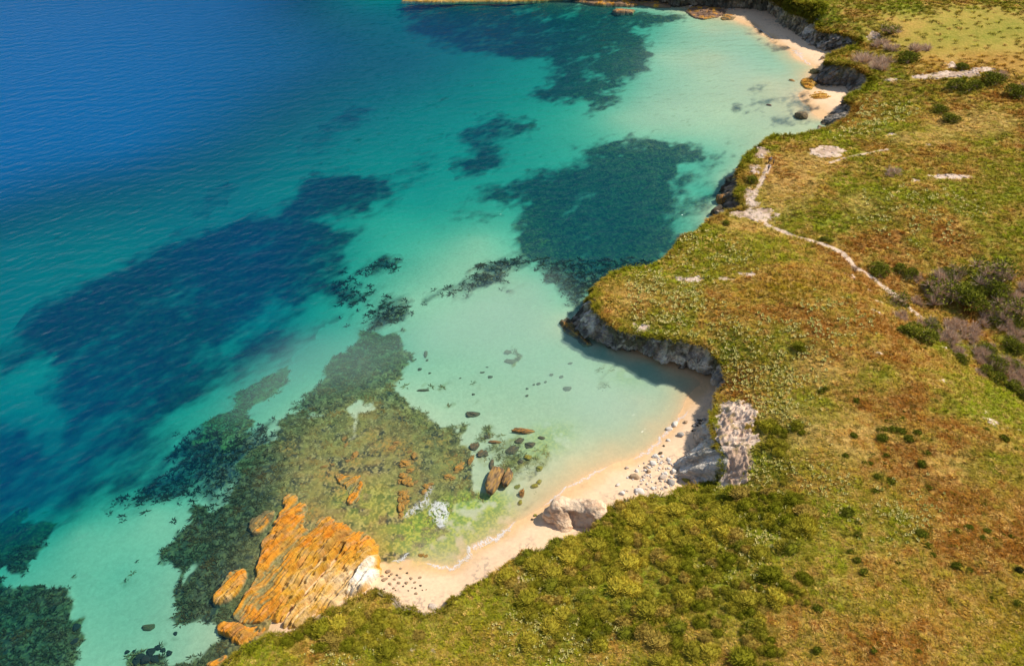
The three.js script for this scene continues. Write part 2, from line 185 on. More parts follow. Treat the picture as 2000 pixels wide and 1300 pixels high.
// reefs, drawn on a plan of the sea bed
const U = (pts, h) => pts.map((p) => at(p[0], p[1], h));
const reefDeep = new Plan(-260, -420, 260, -30, 0.25), reefShore = new Plan(-120, -170, 80, -30, 0.25), algae = new Plan(-120, -170, 80, -30, 0.25), amber = new Plan(-120, -170, 80, -30, 0.25), dusky = new Plan(-120, -170, 80, -30, 0.25);
reefDeep.fill(U([[30, 668], [100, 608], [160, 572], [230, 546], [280, 520], [330, 490], [380, 465], [440, 448], [500, 432], [540, 440], [600, 448], [640, 462], [692, 476], [680, 508], [652, 530], [655, 558], [620, 580], [588, 602], [560, 612], [500, 632], [462, 652], [432, 690], [440, 722], [400, 762], [380, 800], [330, 832], [260, 826], [200, 832], [140, 822], [108, 780], [118, 722], [60, 704]], -6), 235)
  .fill(U([[120, 825], [280, 822], [350, 830], [330, 890], [230, 910], [100, 905]], -3), 150).fill(U([[-60, 800], [60, 850], [120, 900], [220, 940], [160, 1000], [90, 1010], [-60, 1010]], -3), 190).fill(U([[200, 900], [330, 880], [430, 830], [520, 840], [480, 930], [430, 985], [330, 1000], [250, 975], [190, 960]], -2), 150).fill(U([[-60, 640], [30, 668], [60, 704], [20, 720], [-60, 715]], -4), 150).fill(U([[380, 800], [440, 760], [500, 720], [560, 690], [600, 650], [540, 640], [470, 655], [440, 700]], -4), 130)
  .fill(U([[538, 412], [580, 376], [620, 350], [660, 341], [700, 355], [742, 364], [762, 384], [740, 405], [712, 430], [682, 433], [650, 420], [600, 432], [560, 442]], -4), 235).fill(U([[760, 362], [800, 336], [832, 306], [842, 324], [800, 362], [770, 378]], -3), 150).fill(U([[598, 520], [650, 505], [680, 470], [688, 500], [650, 545], [610, 548]], -3), 200)
  .fill(U([[632, 545], [668, 540], [700, 570], [640, 610], [600, 616]], -2.6), 130).fill(U([[660, 590], [700, 568], [706, 578], [676, 606]], -2.3), 235).fill(U([[716, 525], [738, 506], [750, 516], [762, 516], [748, 530], [722, 532]], -2.3), 220)
  .fill(U([[905, 342], [918, 292], [896, 266], [930, 236], [990, 228], [1034, 240], [1020, 262], [986, 292], [958, 322], [932, 346]], -2.8), 190).fill(U([[596, 290], [640, 255], [700, 215], [712, 222], [660, 272], [612, 300]], -5), 110).fill(U([[386, 418], [412, 386], [440, 368], [446, 376], [412, 408]], -5), 140)
  .fill(U([[910, 378], [920, 368], [970, 362], [1020, 352], [1060, 335], [1120, 320], [1142, 292], [1200, 281], [1250, 271], [1292, 281], [1310, 298], [1362, 291], [1366, 310], [1332, 330], [1310, 360], [1322, 390], [1310, 420], [1300, 450], [1283, 468], [1332, 462], [1322, 490], [1290, 512], [1230, 528], [1180, 548], [1150, 568], [1122, 592], [1092, 568], [1075, 542], [1052, 526], [1030, 512], [1014, 482], [1020, 430], [1042, 402], [1010, 385], [960, 390]], -1.9), 245)
  .fill(U([[1140, 300], [1180, 300], [1250, 285], [1262, 298], [1220, 310], [1160, 322], [1100, 330]], -1.9), 110).fill(U([[1128, 502], [1160, 498], [1182, 506], [1150, 513]], -1.8), 0).fill(U([[886, 422], [938, 411], [956, 420], [930, 433], [894, 431]], -2.3), 235).fill(U([[926, 548], [960, 520], [1000, 496], [1024, 505], [1020, 525], [985, 545], [962, 572], [928, 572]], -0.9), 225).fill(U([[876, 554], [902, 552], [912, 566], [890, 574]], -0.9), 190)
  .fill(U([[700, 648], [742, 614], [770, 584], [777, 594], [752, 640], [716, 664]], -1.2), 225).fill(U([[762, 572], [780, 562], [782, 572], [766, 578]], -1.2), 200).fill(U([[852, 586], [890, 578], [892, 588], [858, 592]], -0.9), 180)
  .fill(U([[790, 2], [1000, 6], [1150, 5], [1250, 28], [1342, 40], [1300, 46], [1238, 60], [1250, 70], [1256, 85], [1244, 95], [1282, 108], [1262, 120], [1256, 140], [1230, 160], [1200, 175], [1160, 189], [1212, 194], [1202, 215], [1170, 227], [1148, 226], [1165, 205], [1130, 195], [1030, 192], [1080, 165], [1090, 140], [1060, 110], [1000, 104], [900, 90], [800, 48]], -1.6), 205).fill(U([[1150, 140], [1190, 138], [1190, 156], [1160, 160]], -1.5), 30).fill(U([[1118, 106], [1142, 102], [1140, 112], [1120, 116]], -1.5), 60).fill(U([[1014, 18], [1060, 14], [1050, 26], [1018, 28]], -2), 70).fill(U([[1070, 36], [1120, 26], [1120, 34], [1085, 40]], -2), 70)
  .fill(U([[1426, 210], [1455, 208], [1458, 222], [1430, 222]], -0.4), 170).fill(U([[1352, 285], [1390, 282], [1384, 292], [1356, 292]], -0.8), 190).fill(U([[1366, 300], [1416, 290], [1414, 300], [1372, 308]], -0.8), 190).fill(U([[1370, 325], [1450, 300], [1440, 322], [1380, 340]], -0.9), 110).fill(U([[1300, 340], [1400, 330], [1392, 400], [1330, 450], [1290, 440]], -1), 105).fill(U([[1090, 560], [1290, 480], [1330, 455], [1330, 490], [1240, 540], [1150, 590], [1110, 610]], -1.2), 215).fill(U([[1410, 275], [1432, 271], [1430, 278], [1412, 280]], -0.7), 190)
  .fill(U([[1460, 60], [1492, 66], [1500, 74], [1476, 70]], -0.2), 150).fill(U([[1488, 82], [1530, 92], [1534, 100], [1500, 92]], -0.2), 150).fill(U([[1440, 165], [1490, 160], [1486, 170], [1444, 174]], -0.3), 90).fill(U([[1480, 190], [1580, 178], [1590, 215], [1540, 225], [1490, 208]], -0.3), 80).fill(U([[1500, 232], [1590, 222], [1590, 256], [1530, 256]], -0.4), 90);
reefShore.fill(U([[346, 1002], [400, 985], [432, 958], [470, 930], [480, 900], [522, 860], [560, 820], [600, 770], [640, 702], [690, 652], [742, 640], [792, 648], [784, 690], [772, 740], [786, 780], [832, 815], [872, 836], [897, 846], [912, 872], [930, 930], [902, 1000], [862, 1080], [760, 1096], [600, 1250], [450, 1310], [380, 1330], [250, 1330], [270, 1290], [330, 1270], [372, 1290], [420, 1250], [372, 1222], [342, 1240], [312, 1228], [322, 1180], [308, 1150], [340, 1110], [314, 1068], [340, 1045], [356, 1020]], -0.6), 240)
  .fill(U([[0, 1004], [40, 1008], [90, 1020], [112, 1052], [100, 1090], [60, 1122], [-60, 1132], [-60, 1010]], -3), 215).fill(U([[-60, 1142], [60, 1142], [112, 1138], [126, 1166], [120, 1200], [158, 1226], [148, 1252], [112, 1310], [100, 1360], [-60, 1360]], -1.2), 240)
  .fill(U([[404, 838], [450, 790], [488, 732], [556, 698], [572, 716], [545, 760], [500, 800], [474, 850], [430, 876]], -1.6), 190).fill(U([[940, 850], [1040, 835], [1070, 870], [1050, 920], [980, 930], [930, 900]], -0.4), 105).fill(U([[1000, 700], [990, 684], [1006, 682], [1016, 712], [996, 716]], -0.8), 170)
  .fill(U([[350, 1128], [372, 1102], [392, 1090], [396, 1098], [372, 1128], [352, 1150]], -0.8), 40).fill(U([[560, 780], [610, 830], [640, 812], [600, 760]], -0.9), 110).fill(U([[690, 805], [720, 792], [740, 802], [716, 816], [712, 880], [692, 860]], -0.5), 70);
algae.fill(U([[760, 1090], [780, 1020], [830, 990], [900, 960], [960, 950], [1010, 980], [1000, 1012], [960, 1046], [900, 1090], [840, 1096]], -0.2), 235).fill(U([[640, 960], [760, 940], [800, 1000], [760, 1060], [650, 1010]], -0.2), 120).fill(U([[1030, 900], [1100, 880], [1130, 830], [1060, 830], [1000, 860]], -0.4), 120).fill(U([[1195, 715], [1250, 740], [1250, 755], [1190, 735]], -0.6), 110);
for (const [x, y, rx, ry] of [[680, 955, 26, 28], [690, 900, 12, 14], [770, 870, 44, 14], [800, 905, 22, 22], [790, 960, 10, 30], [880, 900, 14, 26], [872, 930, 14, 8], [640, 928, 30, 10], [560, 965, 18, 10], [725, 850, 10, 16], [790, 1000, 10, 20], [600, 1000, 30, 20], [650, 1150, 60, 60], [560, 870, 20, 12], [850, 860, 30, 12]]) amber.fill(U(Array.from({ length: 12 }, (_, k) => [x + rx * Math.cos(k * 0.524), y + ry * Math.sin(k * 0.524)]), -0.2), 200);
dusky.fill(U([[-60, 990], [130, 1010], [170, 1240], [110, 1370], [-60, 1370]], -1), 230).fill(U([[330, 980], [430, 950], [490, 880], [560, 900], [520, 1010], [500, 1100], [450, 1210], [470, 1300], [240, 1340], [300, 1230], [300, 1080]], -0.6), 225).fill(U([[500, 880], [600, 760], [700, 640], [790, 640], [770, 730], [640, 800], [560, 900]], -1), 130); dusky.done(2);
reefDeep.done(2.2); reefShore.done(0.8); algae.done(1.6); amber.done(0.8);
// share of reef at a place on the bed, with ragged edges
function reefAt(x, z) {
  const u = (x * 0.64 - z * 0.77) * 0.5, v = x * 0.77 + z * 0.64;     // the weed lies combed along the swell
  const f1 = fbm(x * 0.22, z * 0.22, 3) - 0.5, f2 = fbm(x * 0.22 + 40, z * 0.22 - 31, 3) - 0.5, wx = x + 8 * f1, wz = z + 8 * f2, n = fbm(u * 0.6 + 3, v * 0.6, 4) - 0.5, n2 = fbm(u * 0.17 + 9, v * 0.17 + 5, 3) - 0.5;
  const dm = reefDeep.get(wx, wz), soft = 0.26 + 0.09 * clamp(-bedH(x, z), 0, 6), d = dm < 0.01 ? 0 : sstep(0.36 - soft, 0.36 + soft, dm + 0.85 * n + 0.9 * n2), s = sstep(0.2, 0.6, reefShore.get(wx, wz) + 0.8 * n + 0.5 * n2);
  return [d, s];
}
const BW = 521, BHt = 471, bedGrid = new Float32Array(BW * BHt);      // kept on a metre grid
for (let j = 0; j < BHt; j++) for (let i = 0; i < BW; i++) bedGrid[j * BW + i] = clamp(bedRaw(i - 260, j - 430), -12, 3);
function bedH(x, z) { const u = clamp(x + 260, 0, BW - 1.001), v = clamp(z + 430, 0, BHt - 1.001), i = u | 0, j = v | 0, k = j * BW + i; return lerp(lerp(bedGrid[k], bedGrid[k + 1], u - i), lerp(bedGrid[k + BW], bedGrid[k + BW + 1], u - i), v - j); }
function bedFull(x, z) {
  const h = bedH(x, z); let o = h + 0.05 * (fbm(x * 0.9, z * 0.9, 2) - 0.5);
  if (h < 0.2) { const [d, s] = reefAt(x, z), r = Math.max(d, s); if (r > 0.02) { const b = fbm(x * 0.45, z * 0.45, 4); o += r * (b * 1.1 - 0.45) * clamp(-h * 0.6, 0.12, 0.8); } }
  if (h < -0.1) o = Math.min(o, -0.06);
  return o;
}

// ---------------------------------------------------------------- land heights
const LAND = [[1000, 1250, 9], [1120, 1150, 9], [1250, 1250, 15], [1250, 1080, 10], [1380, 1020, 12], [1500, 1250, 20], [1750, 1250, 25], [2000, 1250, 28], [1500, 1000, 16], [1750, 1000, 21], [2000, 1000, 24], [1550, 800, 18], [1750, 830, 21], [1960, 860, 23.5], [1850, 760, 22.5], [1700, 630, 20], [1560, 530, 17], [1450, 640, 15.5], [1330, 590, 13], [1250, 600, 11], [1400, 480, 11.5], [1550, 400, 12], [1640, 490, 12.8], [1740, 575, 11.5], [1850, 640, 11], [1960, 740, 11], [2050, 800, 11], [1900, 560, 13], [2000, 620, 13], [1900, 500, 15], [2000, 420, 18], [1750, 400, 17], [1680, 420, 14], [1600, 300, 10.5], [1750, 250, 13], [2000, 230, 15], [1850, 130, 12.5], [1750, 140, 11], [1700, 30, 15], [1900, 60, 14], [2000, 0, 15], [1700, -80, 17], [2100, -80, 18], [760, 1260, 5.5], [600, 1280, 4], [2250, 650, 20], [2250, 1000, 28], [2200, 1300, 32], [850, 1290, 6.5], [1500, 320, 10], [1640, 215, 9.5]];
const landPts = LAND.map(([x, y, h]) => at(x, y, h * 0.66));
for (const c of coast) landPts.push(c.p);
landPts.push([-55, 2, 0], [-40, 8, 60], [60, 19, 0], [60, 22, 80], [300, 17, -60], [500, 16, -400], [0, 13, -700], [-300, 12, -800]);
const landRaw = surfaceThrough(landPts);
const lines = (a, b, step, lo, hi) => { const m = []; for (let v = a; v <= b + 1e-6; v += step) m.push(v); const l = []; for (let s = step * 1.5, v = a - s; ; s *= 1.35, v -= s) { if (v < lo) { l.push(lo); break; } l.push(v); } const r = []; for (let s = step * 1.5, v = b + s; ; s *= 1.35, v += s) { if (v > hi) { r.push(hi); break; } r.push(v); } return [...l.reverse(), ...m, ...r]; };
// brink resampled densely, slightly ragged
const brink = [];
for (let i = 0; i < coast.length - 1; i++) {
  const a = coast[i], b = coast[i + 1], n = Math.max(1, Math.ceil(Math.hypot(a.p[0] - b.p[0], a.p[2] - b.p[2]) / 0.7));
  for (let k = 0; k < n; k++) {
    const t = k / n, x = lerp(a.p[0], b.p[0], t), z = lerp(a.p[2], b.p[2], t), jx = (fbm(x * 0.6, z * 0.6, 4) - 0.5) * 2.3, jz = (fbm(x * 0.6 + 50, z * 0.6, 4) - 0.5) * 2.3;
    const fx = lerp(a.f[0], b.f[0], t), fz = lerp(a.f[2], b.f[2], t), fy = a.f[1] === null || b.f[1] === null ? null : lerp(a.f[1], b.f[1], t);
    brink.push({ x: x + jx, z: z + jz, h: lerp(a.h, b.h, t), f: [fx + jx, fy, fz + jz], at: i + t });
  }
}
const LX = lines(-70, 250, 1, -900, 1500), LZ = lines(-400, 0, 1, -1500, 400);
const ring = [...brink.map((b) => [b.x, b.z]), [-300, -700], [-900, -800], [-900, -1500], [1500, -1500], [1500, 400], [-110, 400], [-90, 60], [-62, -20]];
function inside(x, z) { let c = false; for (let i = 0, j = ring.length - 1; i < ring.length; j = i++) { const a = ring[i], b = ring[j]; if ((a[1] > z) !== (b[1] > z) && x < (b[0] - a[0]) * (z - a[1]) / (b[1] - a[1]) + a[0]) c = !c; } return c; }
const hummock = (x, z) => 0.9 * (fbm(x * 0.09, z * 0.09, 3) - 0.5) + 0.55 * (fbm(x * 0.33 + 8, z * 0.33, 3) - 0.5);
const NX = LX.length, NZ = LZ.length, LH = new Float32Array(NX * NZ), LIN = new Uint8Array(NX * NZ);
for (let j = 0; j < NZ; j++) for (let i = 0; i < NX; i++) { LH[j * NX + i] = clamp(landRaw(LX[i], LZ[j]), 1.5, 45) + hummock(LX[i], LZ[j]); LIN[j * NX + i] = inside(LX[i], LZ[j]) ? 1 : 0; }
const ix0 = LX.indexOf(-70), iz0 = LZ.findIndex((v) => Math.abs(v + 400) < 1e-6);
function landH(x, z) {
  const u = clamp(x + 70, 0, 319.99), v = clamp(z + 400, 0, 399.99), i = u | 0, j = v | 0, k = (iz0 + j) * NX + ix0 + i;
  return lerp(lerp(LH[k], LH[k + 1], u - i), lerp(LH[k + NX], LH[k + NX + 1], u - i), v - j);
}
function onLand(px, py) { let h = 9, p; for (let k = 0; k < 14; k++) { p = at(px, py, h); h = lerp(h, landH(p[0], p[2]), 0.8); } return [p[0], landH(p[0], p[2]), p[2]]; }
function onBed(px, py) { let h = 0, p; for (let k = 0; k < 6; k++) { p = at(px, py, h); h = bedFull(p[0], p[2]); } return [p[0], h, p[2]]; }
const V = (pts) => pts.map((p) => onLand(p[0], p[1]));
const blob = (x, y, rx, ry = rx) => V(Array.from({ length: 14 }, (_, k) => [x + rx * Math.cos(k * 0.449), y + ry * Math.sin(k * 0.449)]));

// what grows where, drawn on plans of the land
const plan = (base = 0) => new Plan(-80, -410, 260, 10, 0.4, base);
const isLand = plan().fill(ring.map((p) => [p[0], 0, p[1]])).done(0);
const green = plan(118), straw = plan(), bare = plan(), meadow = plan(), rosette = plan(), lush = plan(), rust = plan();
for (const [v, ...b] of [[200, 640, 1250, 220, 60], [205, 1250, 1120, 300, 130], [200, 1420, 1000, 160, 60], [190, 1100, 1200, 160, 100], [150, 1450, 1220, 160, 80], [95, 1750, 1180, 300, 150], [100, 1850, 950, 200, 120], [85, 1500, 600, 170, 90], [95, 1700, 760, 150, 90], [90, 1800, 450, 150, 70], [185, 1690, 330, 60, 45], [200, 1620, 440, 60, 40], [160, 1720, 270, 120, 50], [195, 1750, 185, 130, 28], [205, 1860, 165, 60, 14], [185, 1700, 30, 110, 40], [200, 1640, 20, 50, 30], [200, 1820, 605, 60, 22], [195, 1960, 500, 50, 30], [200, 1960, 345, 55, 22], [70, 1540, 360, 70, 60], [75, 1900, 110, 150, 32], [195, 1900, 55, 130, 20], [215, 1315, 528, 32, 12], [180, 1640, 830, 60, 30], [190, 1480, 850, 60, 60], [210, 1420, 755, 20, 10], [195, 1440, 690, 40, 14], [60, 905, 1255, 60, 30], [80, 1010, 1180, 26, 40], [80, 1270, 1280, 60, 26], [200, 1950, 690, 60, 30], [205, 1960, 800, 60, 26], [210, 1900, 730, 40, 24]]) green.fill(blob(...b), v);
for (const b of [[1540, 350, 62, 52], [1520, 390, 50, 30], [1580, 320, 60, 20], [1240, 575, 46, 28], [1460, 440, 60, 16], [1800, 270, 70, 14], [1900, 240, 90, 26], [1560, 840, 90, 40], [1690, 830, 50, 26], [1850, 910, 60, 26], [1680, 870, 60, 30], [1600, 720, 60, 26], [1680, 400, 26, 24], [870, 1215, 40, 12], [1730, 540, 70, 14]]) straw.fill(blob(...b), 170);
straw.fill(blob(1560, 365, 26, 20), 225);
for (const b of [[1900, 120, 130, 22], [1960, 145, 60, 14], [1930, 1200, 130, 90], [1720, 1270, 100, 40], [1270, 1270, 50, 26], [1500, 560, 90, 40], [1900, 1000, 90, 50], [920, 1240, 40, 30]]) rust.fill(blob(...b), 150);
for (const b of [[1615, 296, 36, 12], [1490, 420, 28, 15], [1468, 398, 14, 8], [1464, 378, 12, 14], [1486, 298, 14, 12], [1475, 330, 10, 10], [1444, 418, 26, 7], [1440, 810, 34, 26], [1448, 860, 26, 36], [1440, 905, 30, 24], [1430, 940, 26, 12], [1415, 800, 14, 14], [1414, 850, 20, 46], [1418, 900, 18, 26], [1708, 68, 10, 7], [1700, 75, 8, 5], [1820, 150, 40, 5], [1870, 145, 50, 7], [1860, 128, 8, 8], [1920, 136, 26, 5], [1745, 156, 20, 3], [1262, 640, 10, 8], [1235, 660, 18, 7], [1250, 645, 8, 14], [1712, 585, 8, 3], [1700, 568, 5, 4], [1690, 560, 6, 3], [1716, 610, 8, 3], [1728, 692, 14, 4], [1752, 695, 8, 3], [1800, 722, 9, 3], [1830, 740, 16, 3], [1858, 742, 8, 2], [1865, 716, 8, 2.5], [1885, 690, 9, 2.5], [1850, 680, 7, 4], [1925, 805, 9, 4], [1938, 822, 16, 6], [1960, 835, 22, 3], [1990, 838, 10, 3], [1330, 545, 14, 6], [1355, 545, 16, 8], [1420, 545, 14, 6], [1460, 535, 16, 4], [1740, 262, 14, 3], [1810, 282, 10, 2], [1860, 345, 40, 6], [1790, 352, 12, 3], [1665, 540, 8, 4], [660, 1240, 18, 7], [810, 1265, 12, 8], [850, 1275, 8, 14], [1010, 1130, 8, 14], [1055, 1160, 6, 18], [1130, 1195, 8, 10], [1075, 1248, 12, 5], [1050, 1220, 12, 6], [1355, 1112, 8, 8], [785, 1182, 14, 16], [1600, 1190, 8, 5]]) bare.fill(blob(...b), 215);
for (const [v, ...b] of [[230, 1420, 690, 110, 60], [210, 1330, 620, 90, 40], [200, 1540, 680, 70, 60], [190, 1500, 780, 80, 60], [220, 1300, 560, 70, 30], [200, 1250, 630, 60, 25], [180, 1450, 920, 90, 26], [200, 1500, 1040, 60, 30], [210, 1060, 1130, 40, 30], [220, 1050, 1210, 60, 50], [190, 1120, 1250, 60, 40], [120, 1560, 950, 90, 50], [110, 1740, 1010, 60, 40], [140, 1780, 1000, 40, 40], [120, 1620, 620, 60, 40], [140, 1400, 500, 60, 30], [130, 1360, 470, 30, 18], [150, 1720, 220, 60, 20], [120, 1660, 250, 60, 16], [90, 1800, 420, 120, 60], [170, 700, 1270, 80, 20], [130, 1440, 1110, 60, 40]]) rosette.fill(blob(...b), v);
for (const [v, ...b] of [[235, 1250, 1100, 240, 95], [230, 1150, 1010, 60, 30], [220, 1350, 1000, 180, 50], [230, 1500, 1010, 110, 40], [220, 1480, 940, 70, 30], [200, 1550, 860, 70, 36], [230, 1450, 830, 50, 24], [210, 1420, 1180, 180, 70], [220, 1140, 1200, 150, 90], [230, 680, 1240, 170, 50], [220, 960, 1150, 50, 30], [200, 1580, 1080, 60, 40], [170, 1530, 1220, 60, 50], [180, 1560, 670, 34, 18], [150, 1500, 1300, 200, 30], [200, 1280, 1250, 60, 40]]) lush.fill(blob(...b), v);
for (const b of [[1880, 60, 190, 52], [1840, 110, 120, 20], [2000, 120, 60, 40]]) meadow.fill(blob(...b), 255);
for (const [v, ...b] of [[120, 1880, 62, 190, 50], [160, 1930, 62, 120, 24], [165, 1900, 56, 90, 14], [95, 1780, 50, 60, 30]]) green.fill(blob(...b), v);
meadow.done(6); green.done(5); straw.done(2.5); rust.done(4); bare.done(0.5); rosette.done(2.5); lush.done(2.5);
const PATHS = [[[1502, 322], [1496, 336], [1488, 352], [1478, 372], [1466, 395], [1462, 412], [1488, 428], [1500, 440], [1530, 452], [1560, 464], [1585, 470], [1612, 478], [1630, 486], [1646, 494], [1660, 508], [1668, 520], [1685, 530], [1705, 542], [1722, 556], [1742, 572], [1760, 588], [1776, 602], [1792, 614], [1806, 622]], [[1620, 318], [1650, 308], [1670, 304], [1690, 300], [1712, 296], [1735, 291]]].map(V);
const pathPlan = plan(); PATHS.forEach((p, i) => pathPlan.line(p, i ? 1.0 : 1.5)); pathPlan.done(0.4);

const PALETTE = [[0.36, 0.15, 0.02], [0.50, 0.30, 0.05], [0.41, 0.31, 0.035], [0.28, 0.265, 0.014], [0.29, 0.315, 0.014]];
const STRAW = [0.66, 0.41, 0.12], RUST = [0.44, 0.185, 0.018], SAND = [0.78, 0.60, 0.46];
function cover(x, z, bias = 0) {
  const n = fbm(x * 0.14, z * 0.14, 4), m = fbm(x * 0.8 + 31, z * 0.8, 3), mw = 1 - 0.75 * meadow.get(x, z);
  const t = clamp(green.get(x, z) + ((fbm(x * 0.045 + 20, z * 0.045, 3) - 0.5) * 1.1 + (n - 0.5) * 1.5 + (m - 0.5) * 0.8 + bias) * mw) * 3.999, i = t | 0;
  let c = mix3(PALETTE[i], PALETTE[Math.min(4, i + 1)], t - i);
  c = mix3(c, STRAW, clamp(straw.get(x, z) * 1.1 * sstep(0.3, 0.6, m + (n - 0.5) * 0.4)));
  c = mix3(c, RUST, clamp(rust.get(x, z) * sstep(0.35, 0.6, n)));
  return c;
}
const bareAt = (x, z) => { const w = (fbm(x * 0.8, z * 0.8, 3) - 0.5) * 3; return Math.max(sstep(0.35, 0.6, bare.get(x + w, z + w * 0.7) + (fbm(x * 2.1, z * 2.1, 2) - 0.5) * 0.7), sstep(0.4, 0.7, pathPlan.get(x + w * 0.15, z))); };

// ================================================================ the sea bed and the beach
function bedColor(x, z, o, far) {
  const h = bedH(x, z), g = fbm(x * 2.3, z * 2.3, 3), gr = hash2(Math.floor(x * 9) + 5000, Math.floor(z * 9) + 5000), big = fbm(x * 0.07, z * 0.07, 3);
  let c = [0.62, 0.50, 0.305], k = 1 + (g - 0.5) * 0.22 + (gr - 0.5) * 0.10 + (big - 0.5) * 0.22;
  if (h > -0.4) {                                        // dry sand is pinker, wet sand browner
    const wet = 1 - sstep(0.1, 0.75, h + (fbm(x * 0.3, z * 0.3, 3) - 0.5) * 0.5), wm = sstep(-0.4, 0.05, h);
    c = mix3(c, mix3([0.86, 0.59, 0.365], [0.76, 0.48, 0.24], wet), wm);
    const peb = sstep(0.9, 1.7, h + (fbm(x * 0.4, z * 0.4, 3) - 0.5) * 2.2) * sstep(0.5, 0.66, fbm(x * 2.6, z * 2.6, 3));   // gravel and wrack
    c = mix3(c, [0.36, 0.27, 0.2], peb * 0.6 * wm);
  }
  c = c.map((v) => v * k);
  if (h < 0.25) {
    const [d, s] = reefAt(x, z), p = fbm(x * 1.2, z * 1.2, 4), q = fbm(x * 3.1 + 7, z * 3.1, 3), w = fbm(x * 0.35 + 60, z * 0.35, 3);
    if (d > 0.01) { let r = mix3([0.022, 0.034, 0.042], [0.07, 0.068, 0.05], sstep(0.35, 0.65, p)); r = mix3(r, [0.30, 0.19, 0.07], sstep(0.54, 0.66, q) * sstep(-4, -0.5, h) * 0.8); c = mix3(c, r, d * 0.96); }
    if (s > 0.01) {
      let r = mix3([0.05, 0.045, 0.02], [0.25, 0.195, 0.055], sstep(0.36, 0.64, p)); r = mix3(r, [0.48, 0.35, 0.12], sstep(0.54, 0.66, q) * 0.8); r = mix3(r, [0.36, 0.21, 0.04], sstep(0.52, 0.66, w) * 0.45); r = mix3(r, [0.34, 0.26, 0.05], sstep(0.5, 0.6, fbm(x * 0.5 + 90, z * 0.5, 3)) * 0.5);
      if (!far) r = mix3(r, mix3([0.045, 0.045, 0.025], [0.13, 0.105, 0.035], sstep(0.45, 0.65, q)), 0.85 * dusky.get(x, z));
      if (!far) { r = mix3(r, [0.48, 0.225, 0.03], amber.get(x, z) * sstep(0.42, 0.56, q) * 0.95); }
      c = mix3(c, r, s);
    }
    if (!far) { const a = algae.get(x, z) * sstep(0.26, 0.52, fbm(x * 0.6 + 12, z * 0.6, 4)); c = mix3(c, mix3([0.20, 0.26, 0.015], [0.54, 0.46, 0.04], sstep(0.35, 0.65, q)), a * 0.95); }
  }
  o[0] = c[0]; o[1] = c[1]; o[2] = c[2];
}
const NEAR = [-112, -152, 96, -34], FAR = [-250, -420, 250, -150];
const bedMap = ([x0, z0, x1, z1], w, far) => { const h = Math.round(w * (z1 - z0) / (x1 - x0)); const t = texture(w, h, (i, j, o) => bedColor(x0 + (i + 0.5) / w * (x1 - x0), z0 + (j + 0.5) / h * (z1 - z0), o, far)); t.wrapS = t.wrapT = THREE.ClampToEdgeWrapping; return t; };
const ripple = texture(256, 256, (i, j, o) => { const T = Math.PI * 2 / 256, a = Math.sin(T * (3 * i + 17 * j) + 1.6 * Math.sin(T * (4 * i - 3 * j))) * 0.5 + Math.sin(T * (-5 * i + 23 * j) + 2 * Math.sin(T * 5 * i)) * 0.3; o[0] = o[1] = o[2] = 0.5 + 0.3 * a + 0.2 * (hash2(i, j) - 0.5); }, false);
ripple.repeat.set(60, 32);
const matNear = new THREE.MeshStandardMaterial({ name: 'sand_and_reef', map: bedMap(NEAR, 2048, false), bumpMap: ripple, bumpScale: 0.035, roughness: 0.93 });
const matFar = new THREE.MeshStandardMaterial({ name: 'sand_and_reef_far', map: bedMap(FAR, 2048, true), roughness: 0.95 });
{
  const sheet = (xs, zs, [x0, z0, x1, z1], keep) => {
    const nx = xs.length, nz = zs.length, pos = new Float32Array(nx * nz * 3), uv = new Float32Array(nx * nz * 2);
    for (let j = 0; j < nz; j++) for (let i = 0; i < nx; i++) {
      const k = j * nx + i, x = xs[i], z = zs[j], outer = Math.max(0, Math.abs(x) - 260, -z - 430, z - 40);
      pos[k * 3] = x; pos[k * 3 + 1] = outer > 0 ? Math.max(-14, Math.min(bedH(clamp(x, -260, 260), clamp(z, -430, 40)), -2) - outer * 0.03) : bedFull(x, z); pos[k * 3 + 2] = z;
      uv[k * 2] = (x - x0) / (x1 - x0); uv[k * 2 + 1] = (z - z0) / (z1 - z0);
    }
    const wet = [], dry = [];
    for (let j = 0; j < nz - 1; j++) for (let i = 0; i < nx - 1; i++) {
      const a = j * nx + i, b = a + 1, c = a + nx, d = c + 1;
      for (const t of [[a, c, b], [b, c, d]]) { const y = (pos[t[0] * 3 + 1] + pos[t[1] * 3 + 1] + pos[t[2] * 3 + 1]) / 3; (y > -0.03 ? dry : wet).push(...t); }
    }
    return [wet, dry].map((ix) => { const g = new THREE.BufferGeometry(); g.setAttribute('position', new THREE.BufferAttribute(pos, 3)); g.setAttribute('uv', new THREE.BufferAttribute(uv, 2)); g.setIndex(new THREE.BufferAttribute(Uint32Array.from(ix), 1)); g.computeVertexNormals(); return g; });
  };
  const seq = (a, b, s) => Array.from({ length: Math.round((b - a) / s) + 1 }, (_, i) => a + i * s);
  const [wn, dn] = sheet(seq(-112, 96, 0.5), [...seq(-152, -34, 0.5)], NEAR);
  const [wf, df] = sheet(lines(-250, 250, 1.25, -3000, 3000), lines(-420, -152, 1.25, -3000, -150), FAR);
  const [wb] = sheet(lines(-110, 94, 6, -3000, 3000), lines(-34, 30, 6, -35, 3000).filter((z) => z >= -34), NEAR);
  const [ws] = sheet(lines(-3000, -112, 8, -3100, -111).filter((x) => x <= -112 && x >= -3000), seq(-152, -34, 2), NEAR);
  for (const [g, m] of [[wn, matNear], [wf, matFar]]) tag(mesh('sea_floor', g, m), null, null, null, 'structure');
  for (const g of [wb, ws]) tag(mesh('sea_floor', g, matFar), null, null, null, 'structure');
  tag(mesh('beach', dn, matNear), null, null, null, 'structure');
  tag(mesh('beach', df, matFar), null, null, null, 'structure');
}

